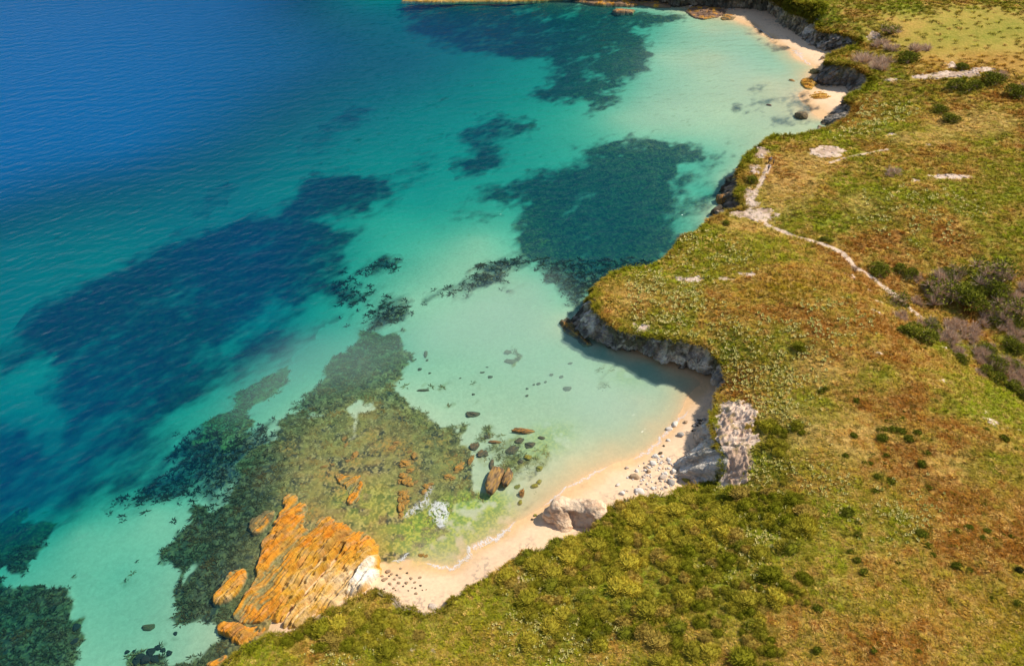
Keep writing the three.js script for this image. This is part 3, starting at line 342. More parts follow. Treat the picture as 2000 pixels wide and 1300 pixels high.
// ================================================================ the water: a body that absorbs with depth, and its rippled surface
const milk = new Plan(-260, -420, 260, -30, 0.5), silt = new Plan(-260, -420, 260, -30, 0.5);
milk.fill(U([[860, 610], [930, 575], [1010, 556], [1050, 532], [1082, 548], [1100, 610], [1110, 650], [1150, 680], [1230, 720], [1320, 745], [1330, 790], [1280, 840], [1210, 850], [1140, 800], [1060, 770], [980, 730], [880, 690], [800, 690], [780, 660]]), 120).fill(U([[900, 610], [1000, 590], [1060, 620], [1060, 680], [960, 690], [880, 650]]), 150).fill(U([[440, 810], [520, 700], [600, 660], [700, 640], [780, 670], [770, 730], [660, 760], [560, 770], [480, 830]]), 70).fill(U([[1120, 780], [1240, 770], [1260, 830], [1180, 860], [1120, 830]]), 150)
  .fill(U([[1300, 60], [1440, 50], [1560, 130], [1590, 240], [1480, 250], [1400, 160], [1320, 110]]), 120).fill(U([[1290, 60], [1400, 50], [1420, 230], [1300, 250], [1220, 240]]), 60);
silt.line(U([[1340, 760], [1320, 800], [1290, 835], [1240, 870], [1160, 905], [1090, 950], [1040, 990], [985, 1025], [930, 1055], [885, 1085], [845, 1085], [800, 1080]]), 3.4, 140).line(U([[1470, 62], [1530, 110], [1575, 150]]), 4, 90);
milk.done(4); silt.done(2.2);
{
  const xs = lines(-230, 230, 2, -3000, 3000), zs = lines(-400, -36, 2, -3000, 3000), nx = xs.length, nz = zs.length, pos = [], uv = [], col = [], top = [];
  for (let j = 0; j < nz; j++) for (let i = 0; i < nx; i++) {
    const x = xs[i], z = zs[j], d = Math.abs(x) < 260 && z > -420 && z < -30 ? Math.max(0, -bedH(x, z)) : 9, w = fbm(x * 0.06, z * 0.06, 3);
    const a1 = 0.012 + 0.10 * sstep(0.8, 5, d) + 0.25 * sstep(4.8, 8.2, d), a2 = milk.get(x, z) * (0.35 + 0.9 * w) * 0.62, a3 = silt.get(x, z) * (0.5 + 0.8 * w) * 0.8;
    let c = [0.0, 0.25, 0.74], a = a1;
    const over = (c2, b) => { const t = a + b - a * b; if (t > 1e-4) c = c.map((v, k) => (v * a * (1 - b) + c2[k] * b) / t); a = t; };
    over([0.46, 0.66, 0.53], clamp(a2)); over([0.74, 0.60, 0.36], clamp(a3));
    pos.push(x, 0, z); uv.push(x, -z); col.push(...c, a);
  }
  for (let j = 0; j < nz - 1; j++) for (let i = 0; i < nx - 1; i++) { const a = j * nx + i; top.push(a, a + nx, a + 1, a + 1, a + nx, a + nx + 1); }
  const n = nx * nz, idx = [...top], X0 = xs[0], X1 = xs[nx - 1], Z0 = zs[0], Z1 = zs[nz - 1], base = n;
  for (const [x, z] of [[X0, Z0], [X1, Z0], [X1, Z1], [X0, Z1]]) { pos.push(x, -60, z); uv.push(x, -z); col.push(0, 0.2, 0.72, 0.02); }
  idx.push(base, base + 1, base + 2, base, base + 2, base + 3);
  const edge = (list, b0, b1) => { for (let k = 0; k < list.length - 1; k++) idx.push(list[k], list[k + 1], b0); idx.push(list[list.length - 1], b1, b0); };
  edge(Array.from({ length: nx }, (_, i) => i), base, base + 1); edge(Array.from({ length: nz }, (_, j) => j * nx + nx - 1), base + 1, base + 2);
  edge(Array.from({ length: nx }, (_, i) => (nz - 1) * nx + nx - 1 - i), base + 2, base + 3); edge(Array.from({ length: nz }, (_, j) => (nz - 1 - j) * nx), base + 3, base);
  const body = new THREE.MeshPhysicalMaterial({ name: 'sea_water', color: 0xffffff, vertexColors: true, transparent: true, opacity: 1, roughness: 0.6, ior: 1.01, specularIntensity: 0, transmission: 0.01, thickness: 1, attenuationDistance: 1, attenuationColor: new THREE.Color().setRGB(0.57, 0.9085, 0.925) });
  tag(mesh('sea', geom(pos, idx, uv, col, 4), body), null, null, null, 'structure');
  // wave pattern: a tile of 48 m made of many crossing wave trains
  const r = rng(11), waves = [];
  for (let k = 0; k < 90; k++) { const len = 0.55 * Math.pow(11, r()), dir = -1.15 + (r() - 0.5) * 1.5, m = 48 / len, a = Math.round(m * Math.cos(dir)), b = Math.round(m * Math.sin(dir)); waves.push([a, b, r() * 6.283, Math.pow(len, 0.95)]); }
  const S = 512, tot = waves.reduce((s, w) => s + w[3], 0), T = Math.PI * 2 / S;
  const tile = texture(S, S, (i, j, o) => { let s = 0; for (const w of waves) s += w[3] * Math.sin(T * (w[0] * i + w[1] * j) + w[2]); o[0] = o[1] = o[2] = clamp(0.5 + s / tot * 1.7); }, false);
  tile.repeat.set(1 / 48, 1 / 48);
  const skin = new THREE.MeshPhysicalMaterial({ name: 'water_surface', color: 0xffffff, transmission: 1, thickness: 0, roughness: 0.13, ior: 1.33, specularIntensity: 0.38, bumpMap: tile, bumpScale: 0.5 });
  const sp = [], su = [], si = []; xs.forEach((x) => 0);
  const ys = [X0, -240, 0, 240, X1], zz = [Z0, -410, -200, -30, Z1];
  for (const z of zz) for (const x of ys) { sp.push(x, 0.012, z); su.push(x, -z); }
  for (let j = 0; j < 4; j++) for (let i = 0; i < 4; i++) { const a = j * 5 + i; si.push(a, a + 5, a + 1, a + 1, a + 5, a + 6); }
  tag(mesh('sea_surface', geom(sp, si, su), skin), null, null, null, 'structure');
}

// ================================================================ the land
const landTex = (() => {
  const x0 = -70, z0 = -395, x1 = 230, z1 = -5, w = 1150, h = 1495;
  const t = texture(w, h, (i, j, o) => {
    const x = x0 + (i + 0.5) / w * (x1 - x0), z = z0 + (j + 0.5) / h * (z1 - z0);
    if (isLand.get(x, z) < 0.01) { o[0] = 0.3; o[1] = 0.2; o[2] = 0.07; return; }
    const b = bareAt(x, z), g = hash2(i + 900, j + 77), f = fbm(x * 2.4, z * 2.4, 3);
    let c = cover(x, z); c = mix3(c, STRAW, 0.22 * sstep(0.5, 0.7, f)); const k = 0.74 + 0.42 * f + 0.16 * (g - 0.5);
    const sd = mix3(SAND, [0.6, 0.42, 0.3], sstep(0.45, 0.7, f)); c = mix3(c.map((v) => v * k), sd.map((v) => v * (0.9 + 0.2 * g)), b);
    o[0] = c[0]; o[1] = c[1]; o[2] = c[2];
  });
  t.wrapS = t.wrapT = THREE.ClampToEdgeWrapping; return { t, x0, z0, x1, z1 };
})();
const rough = texture(256, 256, (i, j, o) => { const v = (a, b, p) => { const x = i / 256 * p, y = j / 256 * p, X = Math.floor(x), Y = Math.floor(y); let u = x - X, w = y - Y; u = u * u * (3 - 2 * u); w = w * w * (3 - 2 * w); const h = (q, r) => hash2((q % p) + a, (r % p) + b); return lerp(lerp(h(X, Y), h(X + 1, Y), u), lerp(h(X, Y + 1), h(X + 1, Y + 1), u), w); }; o[0] = o[1] = o[2] = 0.45 * v(3, 9, 12) + 0.3 * v(5, 2, 28) + 0.25 * v(8, 1, 70); }, false);
const landBump = rough.clone(); landBump.repeat.set(50, 65);
{
  // grid vertices just outside the brink are pulled onto it
  const P = new Float32Array(NX * NZ * 3), uv = new Float32Array(NX * NZ * 2);
  for (let j = 0; j < NZ; j++) for (let i = 0; i < NX; i++) {
    const k = j * NX + i; let x = LX[i], z = LZ[j], y = LH[k];
    if (!LIN[k]) {
      let touch = false;
      for (let b = -1; b <= 1; b++) for (let a = -1; a <= 1; a++) { const q = (j + b) * NX + i + a; if (i + a >= 0 && i + a < NX && j + b >= 0 && j + b < NZ && LIN[q]) touch = true; }
      if (touch) { let best = 1e9, n = null; for (const b of brink) { const d = (b.x - x) ** 2 + (b.z - z) ** 2; if (d < best) { best = d; n = b; } } if (best < 9) { x = n.x; z = n.z; y = n.h; } }
    }
    P[k * 3] = x; P[k * 3 + 1] = y; P[k * 3 + 2] = z; uv[k * 2] = (x - landTex.x0) / (landTex.x1 - landTex.x0); uv[k * 2 + 1] = (z - landTex.z0) / (landTex.z1 - landTex.z0);
  }
  const idx = [];
  for (let j = 0; j < NZ - 1; j++) for (let i = 0; i < NX - 1; i++) { const a = j * NX + i, b = a + 1, c = a + NX, d = c + 1; if (LIN[a] || LIN[b] || LIN[c]) { if (LIN[a] + LIN[b] + LIN[c] > 0) idx.push(a, c, b); } if (LIN[b] || LIN[c] || LIN[d]) idx.push(b, c, d); }
  const g = new THREE.BufferGeometry(); g.setAttribute('position', new THREE.BufferAttribute(P, 3)); g.setAttribute('uv', new THREE.BufferAttribute(uv, 2)); g.setIndex(new THREE.BufferAttribute(Uint32Array.from(idx), 1)); g.computeVertexNormals();
  tag(mesh('grassland', g, new THREE.MeshStandardMaterial({ name: 'turf', map: landTex.t, bumpMap: landBump, bumpScale: 0.22, roughness: 1 })), null, null, null, 'structure');
}
// trodden paths, a hand's breadth proud of the turf
PATHS.forEach((pts, k) => {
  const c = new THREE.CatmullRomCurve3(pts.map((p) => new THREE.Vector3(...p))), n = Math.ceil(c.getLength() / 0.7), pos = [], uv = [], idx = [];
  for (let i = 0; i <= n; i++) {
    const p = c.getPointAt(i / n), t = c.getTangentAt(i / n), l = Math.hypot(t.x, t.z), w = (k ? 0.55 : lerp(0.32, 0.85, sstep(0.3, 0.75, noise2(i * 0.13, k)))) * (1 + 0.3 * (noise2(i * 0.6, 4) - 0.5)) * (k ? 1 : 1 - 0.5 * sstep(0.93, 1, i / n));
    for (const s of [-1, -0.4, 0.4, 1]) { const x = p.x - t.z / l * s * w * (1 + 0.5 * (noise2(i * 0.5, s * 7 + 20) - 0.5)), z = p.z + t.x / l * s * w; pos.push(x, landH(x, z) + (Math.abs(s) > 0.9 ? -0.02 : 0.07), z); uv.push(x / 4, z / 4); }
    if (i) for (let s = 0; s < 3; s++) { const a = (i - 1) * 4 + s, b = a + 4; idx.push(a, a + 1, b, a + 1, b + 1, b); }
  }
  const m = texture(128, 128, (i, j, o) => { const v = 0.82 + 0.3 * hash2(i + 9, j + k * 50) + 0.3 * (noise2(i * 0.12, j * 0.12) - 0.5); o[0] = 0.70 * v; o[1] = 0.52 * v; o[2] = 0.37 * v; });
  tag(mesh('footpath', geom(pos, idx, uv), new THREE.MeshStandardMaterial({ name: 'trodden_chalk', map: m, roughness: 1, side: THREE.DoubleSide })), null, null, null, 'structure');
});

// ================================================================ cliffs
const cliffBump = rough.clone(); cliffBump.repeat.set(0.25, 0.25);
const slopePlants = [];
const cliffMat = new THREE.MeshStandardMaterial({ name: 'weathered_rock', vertexColors: true, roughness: 0.95, bumpMap: cliffBump, bumpScale: 0.7 });
const CREAM = [0.70, 0.60, 0.47], GREY = [0.36, 0.34, 0.31], DARK = [0.075, 0.07, 0.055], OCHRE = [0.42, 0.26, 0.13], MOSS = [0.16, 0.15, 0.03], PINK = [0.62, 0.45, 0.36];
function cliff(name, label, category, from, to, o = {}) {
  const s = brink.filter((b) => b.at >= from && b.at <= to), rows = o.rows ?? 26, n = s.length, path = [];
  const sub = []; for (let i = 0; i < n; i++) { sub.push(s[i]); if (i < n - 1) for (const t of [1 / 3, 2 / 3]) { const a = s[i], b = s[i + 1]; sub.push({ x: lerp(a.x, b.x, t), z: lerp(a.z, b.z, t), h: lerp(a.h, b.h, t), f: a.f.map((v, k) => v === null || b.f[k] === null ? null : lerp(v, b.f[k], t)) }); } }
  const pos = [], col = [], uv = [], idx = [], N = sub.length; let run = 0;
  for (let i = 0; i < N; i++) {
    const b = sub[i], p = sub[Math.max(0, i - 1)], q = sub[Math.min(N - 1, i + 1)]; run += i ? Math.hypot(b.x - sub[i - 1].x, b.z - sub[i - 1].z) : 0;
    let dx = q.x - p.x, dz = q.z - p.z; const l = Math.hypot(dx, dz) || 1; const nx = dz / l, nz = -dx / l, fy = b.f[1] ?? Math.max(-1.5, bedH(b.f[0], b.f[2]) - 0.3), end = Math.min(1, i / 8, (N - 1 - i) / 8);
    for (let r = 0; r <= rows + 4; r++) {
      const v = r / rows; let x, y, z;
      const low = bedH(b.f[0], b.f[2]) - 1.2;
      if (v <= 1) { const e = Math.pow(v, o.bulge ?? 0.8); x = lerp(b.x, b.f[0], e); z = lerp(b.z, b.f[2], e); y = lerp(b.h, fy, Math.pow(v, 1.0)); } else { const e = (r - rows) / 4; x = b.f[0] - nx * (o.cave ?? 0) * e; z = b.f[2] - nz * (o.cave ?? 0) * e; y = lerp(fy, low, e); }
      const env = sstep(0, 0.12, v) * (0.35 + 0.65 * end), big = fbm3(x * 0.16, y * 0.16, z * 0.16, 3) - 0.5, mid = fbm3(x * 0.55, y * 0.4, z * 0.55, 4) - 0.5, flute = (noise2(run * 0.5, y * 0.06 + 3) - 0.5) + 0.6 * (noise2(run * 1.3, y * 0.1 + 30) - 0.5) + 0.35 * (noise2(run * 3.1, y * 0.25 + 60) - 0.5), rug = Math.abs(fbm3(x * 0.9 + 20, y * 0.7, z * 0.9, 4) - 0.5);
      let push = env * ((o.amp ?? 1) * (2.4 * big + 2.4 * mid) + (o.flute ?? 0.6) * flute - (o.amp ?? 1) * 5 * Math.max(0, 0.09 - rug) + (o.amp ?? 1) * 0.7 * (hash3(Math.floor(x * 1.1 + 3 * big), Math.floor(y * 0.9 + 2 * mid), Math.floor(z * 1.1 + 3 * big)) - 0.5));
      if (o.under) push -= o.under * sstep(0.82, 1.02, v) * sstep(0, 12, i) * (0.5 + noise2(run * 0.2, 9));
      x += nx * push; z += nz * push; y += env * 0.5 * (noise3(x, y, z) - 0.5);
      if (r === 0) y += 0.05;
      pos.push(x, y, z); uv.push(run, y);
      const t1 = fbm3(x * 0.35, y * 0.5, z * 0.35, 4), t2 = fbm3(x * 0.9 + 9, y * 0.35, z * 0.9, 3), t3 = noise2(run * 0.9, y * 0.12);
      let c = mix3(o.base ?? GREY, o.pale ?? CREAM, sstep(0.42, 0.62, t1)); c = mix3(c, DARK, (o.dark ?? 0.7) * sstep(0.5, 0.6, t2)); c = mix3(c, OCHRE, (o.ochre ?? 0.35) * sstep(0.52, 0.7, t3));
      c = mix3(c, MOSS, (o.moss ?? 0.5) * sstep(0.45, 0.6, t1 * 0.5 + t2 * 0.5 + 0.35 * (0.35 - v)));
      if (y < 0.9) c = mix3(c, [0.06, 0.055, 0.03], 0.85 * sstep(1.0, 0.3, y + (t2 - 0.5)) * (o.tide ?? 1));
      col.push(...c);
      if (v < (o.veg ?? 0.12) && r > 0 && hash2(i * 13 + 5, r * 7 + (COAST.length + from | 0)) < (o.thick ?? 0.55) * sstep(0.36, 0.5, fbm(x * 0.5, z * 0.5 + y, 3) + 0.1 + 0.3 * (1 - v / (o.veg ?? 0.12)))) slopePlants.push(x, y, z);
    }
  }
  const R = rows + 5; for (let i = 0; i < N - 1; i++) for (let r = 0; r < R - 1; r++) { const a = i * R + r; idx.push(a, a + 1, a + R, a + 1, a + R + 1, a + R); }
  const m = mesh(name, geom(pos, idx, uv, col), cliffMat); cliffMat.side = THREE.DoubleSide; return tag(m, label, category);
}
const iOf = (x, y) => { let b = 0, d = 1e9; COAST.forEach((c, i) => { const e = Math.hypot(c[0] - x, c[1] - y); if (e < d) { d = e; b = i; } }); return b; };
const K = [0, iOf(765, 1168), iOf(875, 1186), iOf(1190, 988), iOf(1375, 945), iOf(1420, 745), iOf(1158, 580), iOf(1412, 421), iOf(1451, 322), iOf(1588, 262), iOf(1656, 193), iOf(1700, 166), iOf(1618, 122), iOf(1686, 90), iOf(1602, 28), iOf(1500, -22), COAST.length - 1];
cliff('earth_bank', 'low earth bank edging the grassy spur beside the orange rock platform', 'bank', K[0], K[1], { amp: 0.35, flute: 0.2, rows: 10, base: OCHRE, pale: PINK, dark: 0.3, moss: 0.8, tide: 0, veg: 0.8, thick: 0.35 });
cliff('earth_bank', 'pale sandy bank at the back of the beach cut into the grassy spur', 'bank', K[1], K[2], { amp: 0.3, flute: 0.3, rows: 10, base: PINK, pale: CREAM, dark: 0.2, moss: 0.2, tide: 0 });
cliff('earth_bank', 'dark bank hidden under tussocks above the sand beside the big boulder', 'bank', K[2], K[3], { amp: 0.4, flute: 0.3, rows: 12, base: OCHRE, pale: PINK, dark: 0.5, moss: 0.6, tide: 0, veg: 0.8, thick: 0.35 });
cliff('earth_bank', 'rubbly bank above the heap of pale stones on the beach', 'bank', K[3], K[4], { amp: 0.5, flute: 0.4, rows: 14, base: PINK, pale: CREAM, dark: 0.3, moss: 0.35, tide: 0 });
cliff('sea_cliff', 'pale fluted cliff with a bare pink scarp above the shaded end of the beach', 'cliff', K[4], K[5], { amp: 0.7, flute: 1.9, rows: 44, veg: 0.1, base: [0.70, 0.62, 0.51], pale: [0.90, 0.82, 0.70], dark: 0.22, moss: 0.25, ochre: 0.25, tide: 0, bulge: 0.75 });
cliff('sea_cliff', 'grey overhanging cliff of the headland in shade above the clear cove', 'cliff', K[5], K[6], { amp: 1.1, flute: 1.1, rows: 64, under: 1.5, cave: 1.6, veg: 0.06, base: [0.34, 0.31, 0.27], pale: [0.80, 0.72, 0.60], dark: 0.8, moss: 0.45, ochre: 0.3 });
cliff('sea_cliff', 'steep seaward cliff behind the headland above the dark kelp bed', 'cliff', K[6], K[7], { amp: 0.7, rows: 30, veg: 0.3 });
cliff('sea_cliff', 'dark brown cliff with black rock feet below the bare chalky viewpoint', 'cliff', K[7], K[8], { amp: 1.2, flute: 1, rows: 32, base: [0.22, 0.17, 0.12], pale: [0.5, 0.38, 0.27], dark: 0.75, moss: 0.2, ochre: 0.5 });
cliff('sea_cliff', 'low grassy sea cliff facing the pale lagoon behind the people', 'cliff', K[8], K[9], { amp: 0.6, rows: 24 });
cliff('sea_cliff', 'rounded grey rock bluff jutting into the lagoon beyond the viewpoint', 'cliff', K[9], K[10], { amp: 1.1, flute: 0.6, rows: 30, base: [0.32, 0.28, 0.23], pale: [0.62, 0.5, 0.38], dark: 0.7, ochre: 0.45, moss: 0.1 });
cliff('sea_cliff', 'shaded cleft cliff behind the little ochre rock ledges', 'cliff', K[10], K[12], { amp: 1.1, rows: 30, base: [0.28, 0.25, 0.21], pale: [0.5, 0.45, 0.38], dark: 0.8, moss: 0.45, veg: 0.1 });
cliff('sea_cliff', 'short bushy cliff at the near end of the far beach', 'cliff', K[12], K[13], { amp: 0.9, rows: 24, moss: 0.5, veg: 0.2 });
cliff('sea_cliff', 'cream streaked cliff in shadow behind the far beach', 'cliff', K[13], K[14], { amp: 1.4, flute: 1.8, rows: 32, base: [0.4, 0.36, 0.31], pale: [0.74, 0.66, 0.55], dark: 0.9, moss: 0.45, tide: 0.3, veg: 0.06 });
cliff('sea_cliff', 'sunlit rock spur and dark bushy slope over the white sand of the far beach', 'cliff', K[14], K[15], { amp: 1.4, flute: 1, rows: 30, base: [0.3, 0.27, 0.2], pale: [0.62, 0.5, 0.33], dark: 0.8, moss: 0.8, tide: 0.2, veg: 0.45, thick: 0.6 });
cliff('sea_cliff', 'long bush-covered cliff along the top edge of the view behind the far shore', 'cliff', K[15], K[16], { amp: 1.8, flute: 1.4, rows: 28, base: [0.2, 0.18, 0.12], pale: [0.5, 0.4, 0.27], dark: 0.7, moss: 0.9, veg: 0.5, thick: 0.6 });

// bare eroded scars: broken pale ground with its own relief, proud of the turf
function scar(name, blobs, amp, res) {
  const all = blobs.map((q) => blob(...q)), xs = all.flat().map((p) => p[0]), zs = all.flat().map((p) => p[2]), x0 = Math.min(...xs) - 2, x1 = Math.max(...xs) + 2, z0 = Math.min(...zs) - 2, z1 = Math.max(...zs) + 2, m = new Plan(x0, z0, x1, z1, 0.25);
  all.forEach((q) => m.fill(q)); m.done(0.8); const nx = Math.ceil((x1 - x0) / res), nz = Math.ceil((z1 - z0) / res), pos = [], col = [], uv = [], idx = [], on = [];
  for (let j = 0; j <= nz; j++) for (let i = 0; i <= nx; i++) {
    const x = x0 + i * res, z = z0 + j * res, w = m.get(x + 2.6 * (fbm(x * 0.6, z * 0.6, 3) - 0.5), z + 2.6 * (fbm(x * 0.6 + 9, z * 0.6, 3) - 0.5)) + 0.9 * (fbm(x * 0.9, z * 0.9, 3) - 0.5), e = sstep(0.25, 0.6, w), r1 = 1 - Math.abs(2 * fbm(x * 0.5, z * 0.5, 3) - 1), r2 = 1 - Math.abs(2 * fbm(x * 1.6, z * 1.6, 3) - 1), f = fbm(x * 0.35 + 4, z * 0.35, 3), g = hash2(i + 70, j + 900);
    pos.push(x, landH(x, z) - 0.5 + e * (0.55 + amp * (0.9 * (r1 - 0.7) + 0.55 * (r2 - 0.7)) + 0.1 * g), z); uv.push(x, z); on.push(isLand.get(x, z) > 0.5 && e > 0.02);
    let c = mix3([0.78, 0.58, 0.43], [0.52, 0.35, 0.24], sstep(0.42, 0.6, f)); c = mix3(c, [0.34, 0.25, 0.09], 0.7 * sstep(0.56, 0.66, fbm(x * 1.1, z * 1.1 + 50, 3))); col.push(...c.map((v) => v * (0.88 + 0.24 * g)));
  }
  for (let j = 0; j < nz; j++) for (let i = 0; i < nx; i++) { const a = j * (nx + 1) + i, q = a + 1, c = a + nx + 1, d = c + 1; if (on[a] && on[q] && on[c] && on[d]) idx.push(a, c, q, q, c, d); }
  tag(mesh(name, geom(pos, idx, uv, col), scarMat), null, null, null, 'structure');
}
const scarBump = rough.clone(); scarBump.repeat.set(0.4, 0.4);
const scarMat = new THREE.MeshStandardMaterial({ name: 'eroded_ground', vertexColors: true, roughness: 1, bumpMap: scarBump, bumpScale: 0.12 });
scar('bare_scarp', [[1440, 810, 34, 26], [1448, 860, 26, 36], [1440, 905, 30, 24], [1430, 940, 26, 12], [1415, 800, 14, 14], [1418, 850, 14, 40], [1420, 900, 14, 22]], 1.7, 0.2);
scar('bare_ground', [[1490, 420, 28, 15], [1468, 398, 14, 8], [1464, 378, 12, 14], [1444, 418, 26, 7], [1475, 330, 10, 10], [1486, 298, 14, 12]], 0.35, 0.35);
scar('bare_ground', [[1615, 296, 36, 12]], 0.5, 0.4);
scar('bare_ground', [[1820, 150, 40, 5], [1870, 145, 50, 7], [1860, 128, 8, 8], [1920, 136, 26, 5], [1745, 156, 20, 3]], 0.5, 0.5);
scar('bare_ground', [[1708, 68, 10, 7], [1700, 75, 8, 5]], 0.5, 0.5);
scar('bare_ground', [[1938, 822, 14, 6], [1830, 740, 14, 3]], 0.5, 0.3);

// ================================================================ rocks
const rockBump = rough.clone(); rockBump.repeat.set(0.5, 0.5);
const rockMat = new THREE.MeshStandardMaterial({ name: 'rock', vertexColors: true, roughness: 0.92, bumpMap: rockBump, bumpScale: 0.12 });
const ORANGE = [0.64, 0.235, 0.01], AMBER = [0.62, 0.335, 0.03], PALE = [0.80, 0.56, 0.28], CHALK = [0.90, 0.82, 0.70], OLIVE = [0.15, 0.15, 0.05], BROWN = [0.22, 0.135, 0.06];
// a stratified outcrop: its outline and spot heights surveyed, its beds running along a given line
function outcrop(name, label, category, outline, spots, o) {
  const pts = U(outline, 0), xs = pts.map((p) => p[0]), zs = pts.map((p) => p[2]), x0 = Math.min(...xs) - 0.8, x1 = Math.max(...xs) + 0.8, z0 = Math.min(...zs) - 0.8, z1 = Math.max(...zs) + 0.8, res = (o.res ?? 0.16) * 0.75;
  const edge = new Plan(x0, z0, x1, z1, 0.1).fill(pts); if (o.cut) for (const [l, w] of o.cut) edge.line(U(l, 0), w, 0); edge.done(o.soft ?? 0.35);
  const ridge = surfaceThrough([...pts.filter((_, i) => i % 2 === 0).map((p) => [p[0], 0.1, p[2]]), ...spots.map((s) => at(s[0], s[1], s[2]))]);
  const pale = surfaceThrough([...pts.filter((_, i) => i % 3 === 0).map((p) => [p[0], o.tone ?? 0.1, p[2]]), ...spots.filter((s) => s.length > 3).map((s) => { const p = at(s[0], s[1], s[2]); return [p[0], s[3], p[2]]; }), [xs[0] + 90, 0.3, zs[0] + 90]]);
  const A = at(...o.along[0]), B = at(...o.along[1]), al = Math.atan2(B[2] - A[2], B[0] - A[0]), ca = Math.cos(al), sa = Math.sin(al);
  const nx = Math.ceil((x1 - x0) / res), nz = Math.ceil((z1 - z0) / res), pos = [], col = [], uv = [], idx = [];
  for (let j = 0; j <= nz; j++) for (let i = 0; i <= nx; i++) {
    const x = x0 + i * res, z = z0 + j * res, wob = (fbm(x * 0.25, z * 0.25, 3) - 0.5), u = x * ca + z * sa, v = -x * sa + z * ca + 1.7 * wob, m = edge.get(x + 0.9 * (fbm(x * 0.9, z * 0.9, 3) - 0.5), z + 0.9 * (fbm(x * 0.9 + 9, z * 0.9, 3) - 0.5)), e = sstep(0.15, 0.75, m);
    const saw = (q) => { const f = q - Math.floor(q); return f < 0.8 ? f / 0.8 : (1 - f) / 0.2; };
    const brk = fbm(u * 0.35, v * 1.4, 3), crack = sstep(0.62, 0.7, noise2(u * 1.3 + Math.floor(v * 1.3) * 7.3, Math.floor(v * 1.3)));
    const vb = Math.floor(v * 2.1 + 0.6 * fbm(u * 0.4, v, 2)), blk = hash2(Math.floor(u * 0.4 + hash2(vb, 3) * 5) + 40, vb + 900) - 0.5, blk2 = hash2(Math.floor(u * 2.3 + vb * 0.37) + 400, Math.floor(v * 5.2) + 90) - 0.5;
    const bed = (saw(v * 0.5) - 0.5) * 0.75 * brk * 1.6 + (saw(v * 1.45 + 0.3 * wob) - 0.5) * 0.30 + blk * 0.42 + blk2 * 0.14 - crack * 0.22 + 0.26 * (fbm(x * 0.9, z * 0.9, 4) - 0.5);
    let h = ridge(x, z); h = Math.max(h, 0.02) + bed * (o.beds ?? 1) * clamp(0.45 + h * 0.5, 0.35, 1.2);
    const y = lerp(-0.9, h, e); pos.push(x, y, z); uv.push(x, z);
    const n1 = fbm(x * 0.6, z * 0.6, 4), n2 = fbm(u * 0.5, v * 3.2, 3), n3 = noise2(x * 5, z * 5), tp = pale(x, z), tone = clamp(tp * (tp < 0.8 ? 0.82 : 1) + (n2 - 0.5) * 0.5 + (n1 - 0.5) * 0.4);
    let c = tone < 0.35 ? mix3(ORANGE, AMBER, tone / 0.35) : tone < 0.7 ? mix3(AMBER, PALE, (tone - 0.35) / 0.35) : mix3(PALE, CHALK, (tone - 0.7) / 0.3);
    c = mix3(c, BROWN, 0.55 * sstep(0.55, 0.7, n1) * (1 - tone)); c = mix3(c, [0.62, 0.5, 0.4], 0.14 * sstep(0.62, 0.75, noise2(u * 0.9, v * 2.2)) * (1 - tone * 0.7));
    c = mix3(c, mix3(OLIVE, [0.30, 0.28, 0.12], n3), sstep(0.34, 0.02, y + (n1 - 0.5) * 0.5) * (o.weed ?? 0.9));
    if (o.wash) c = mix3(c, o.wash, 0.95 * sstep(0.3, 0.5, n1));
    col.push(...c.map((q) => q * (0.86 + 0.28 * n3)));
  }
  const ok = (k) => pos[k * 3 + 1] > -0.85;
  for (let j = 0; j < nz; j++) for (let i = 0; i < nx; i++) { const a = j * (nx + 1) + i, b = a + 1, c = a + nx + 1, d = c + 1; if (ok(a) || ok(b) || ok(c) || ok(d)) idx.push(a, c, b, b, c, d); }
  return tag(mesh(name, geom(pos, idx, uv, col), rockMat), label, category, o.group);
}
const Z4 = (l) => l.map(([x, y, ...r]) => [x / 3.25 + 380, y / 3.25 + 900, ...r]);
const BEDS = { along: [[540, 1225, 1], [700, 1060, 1]] };
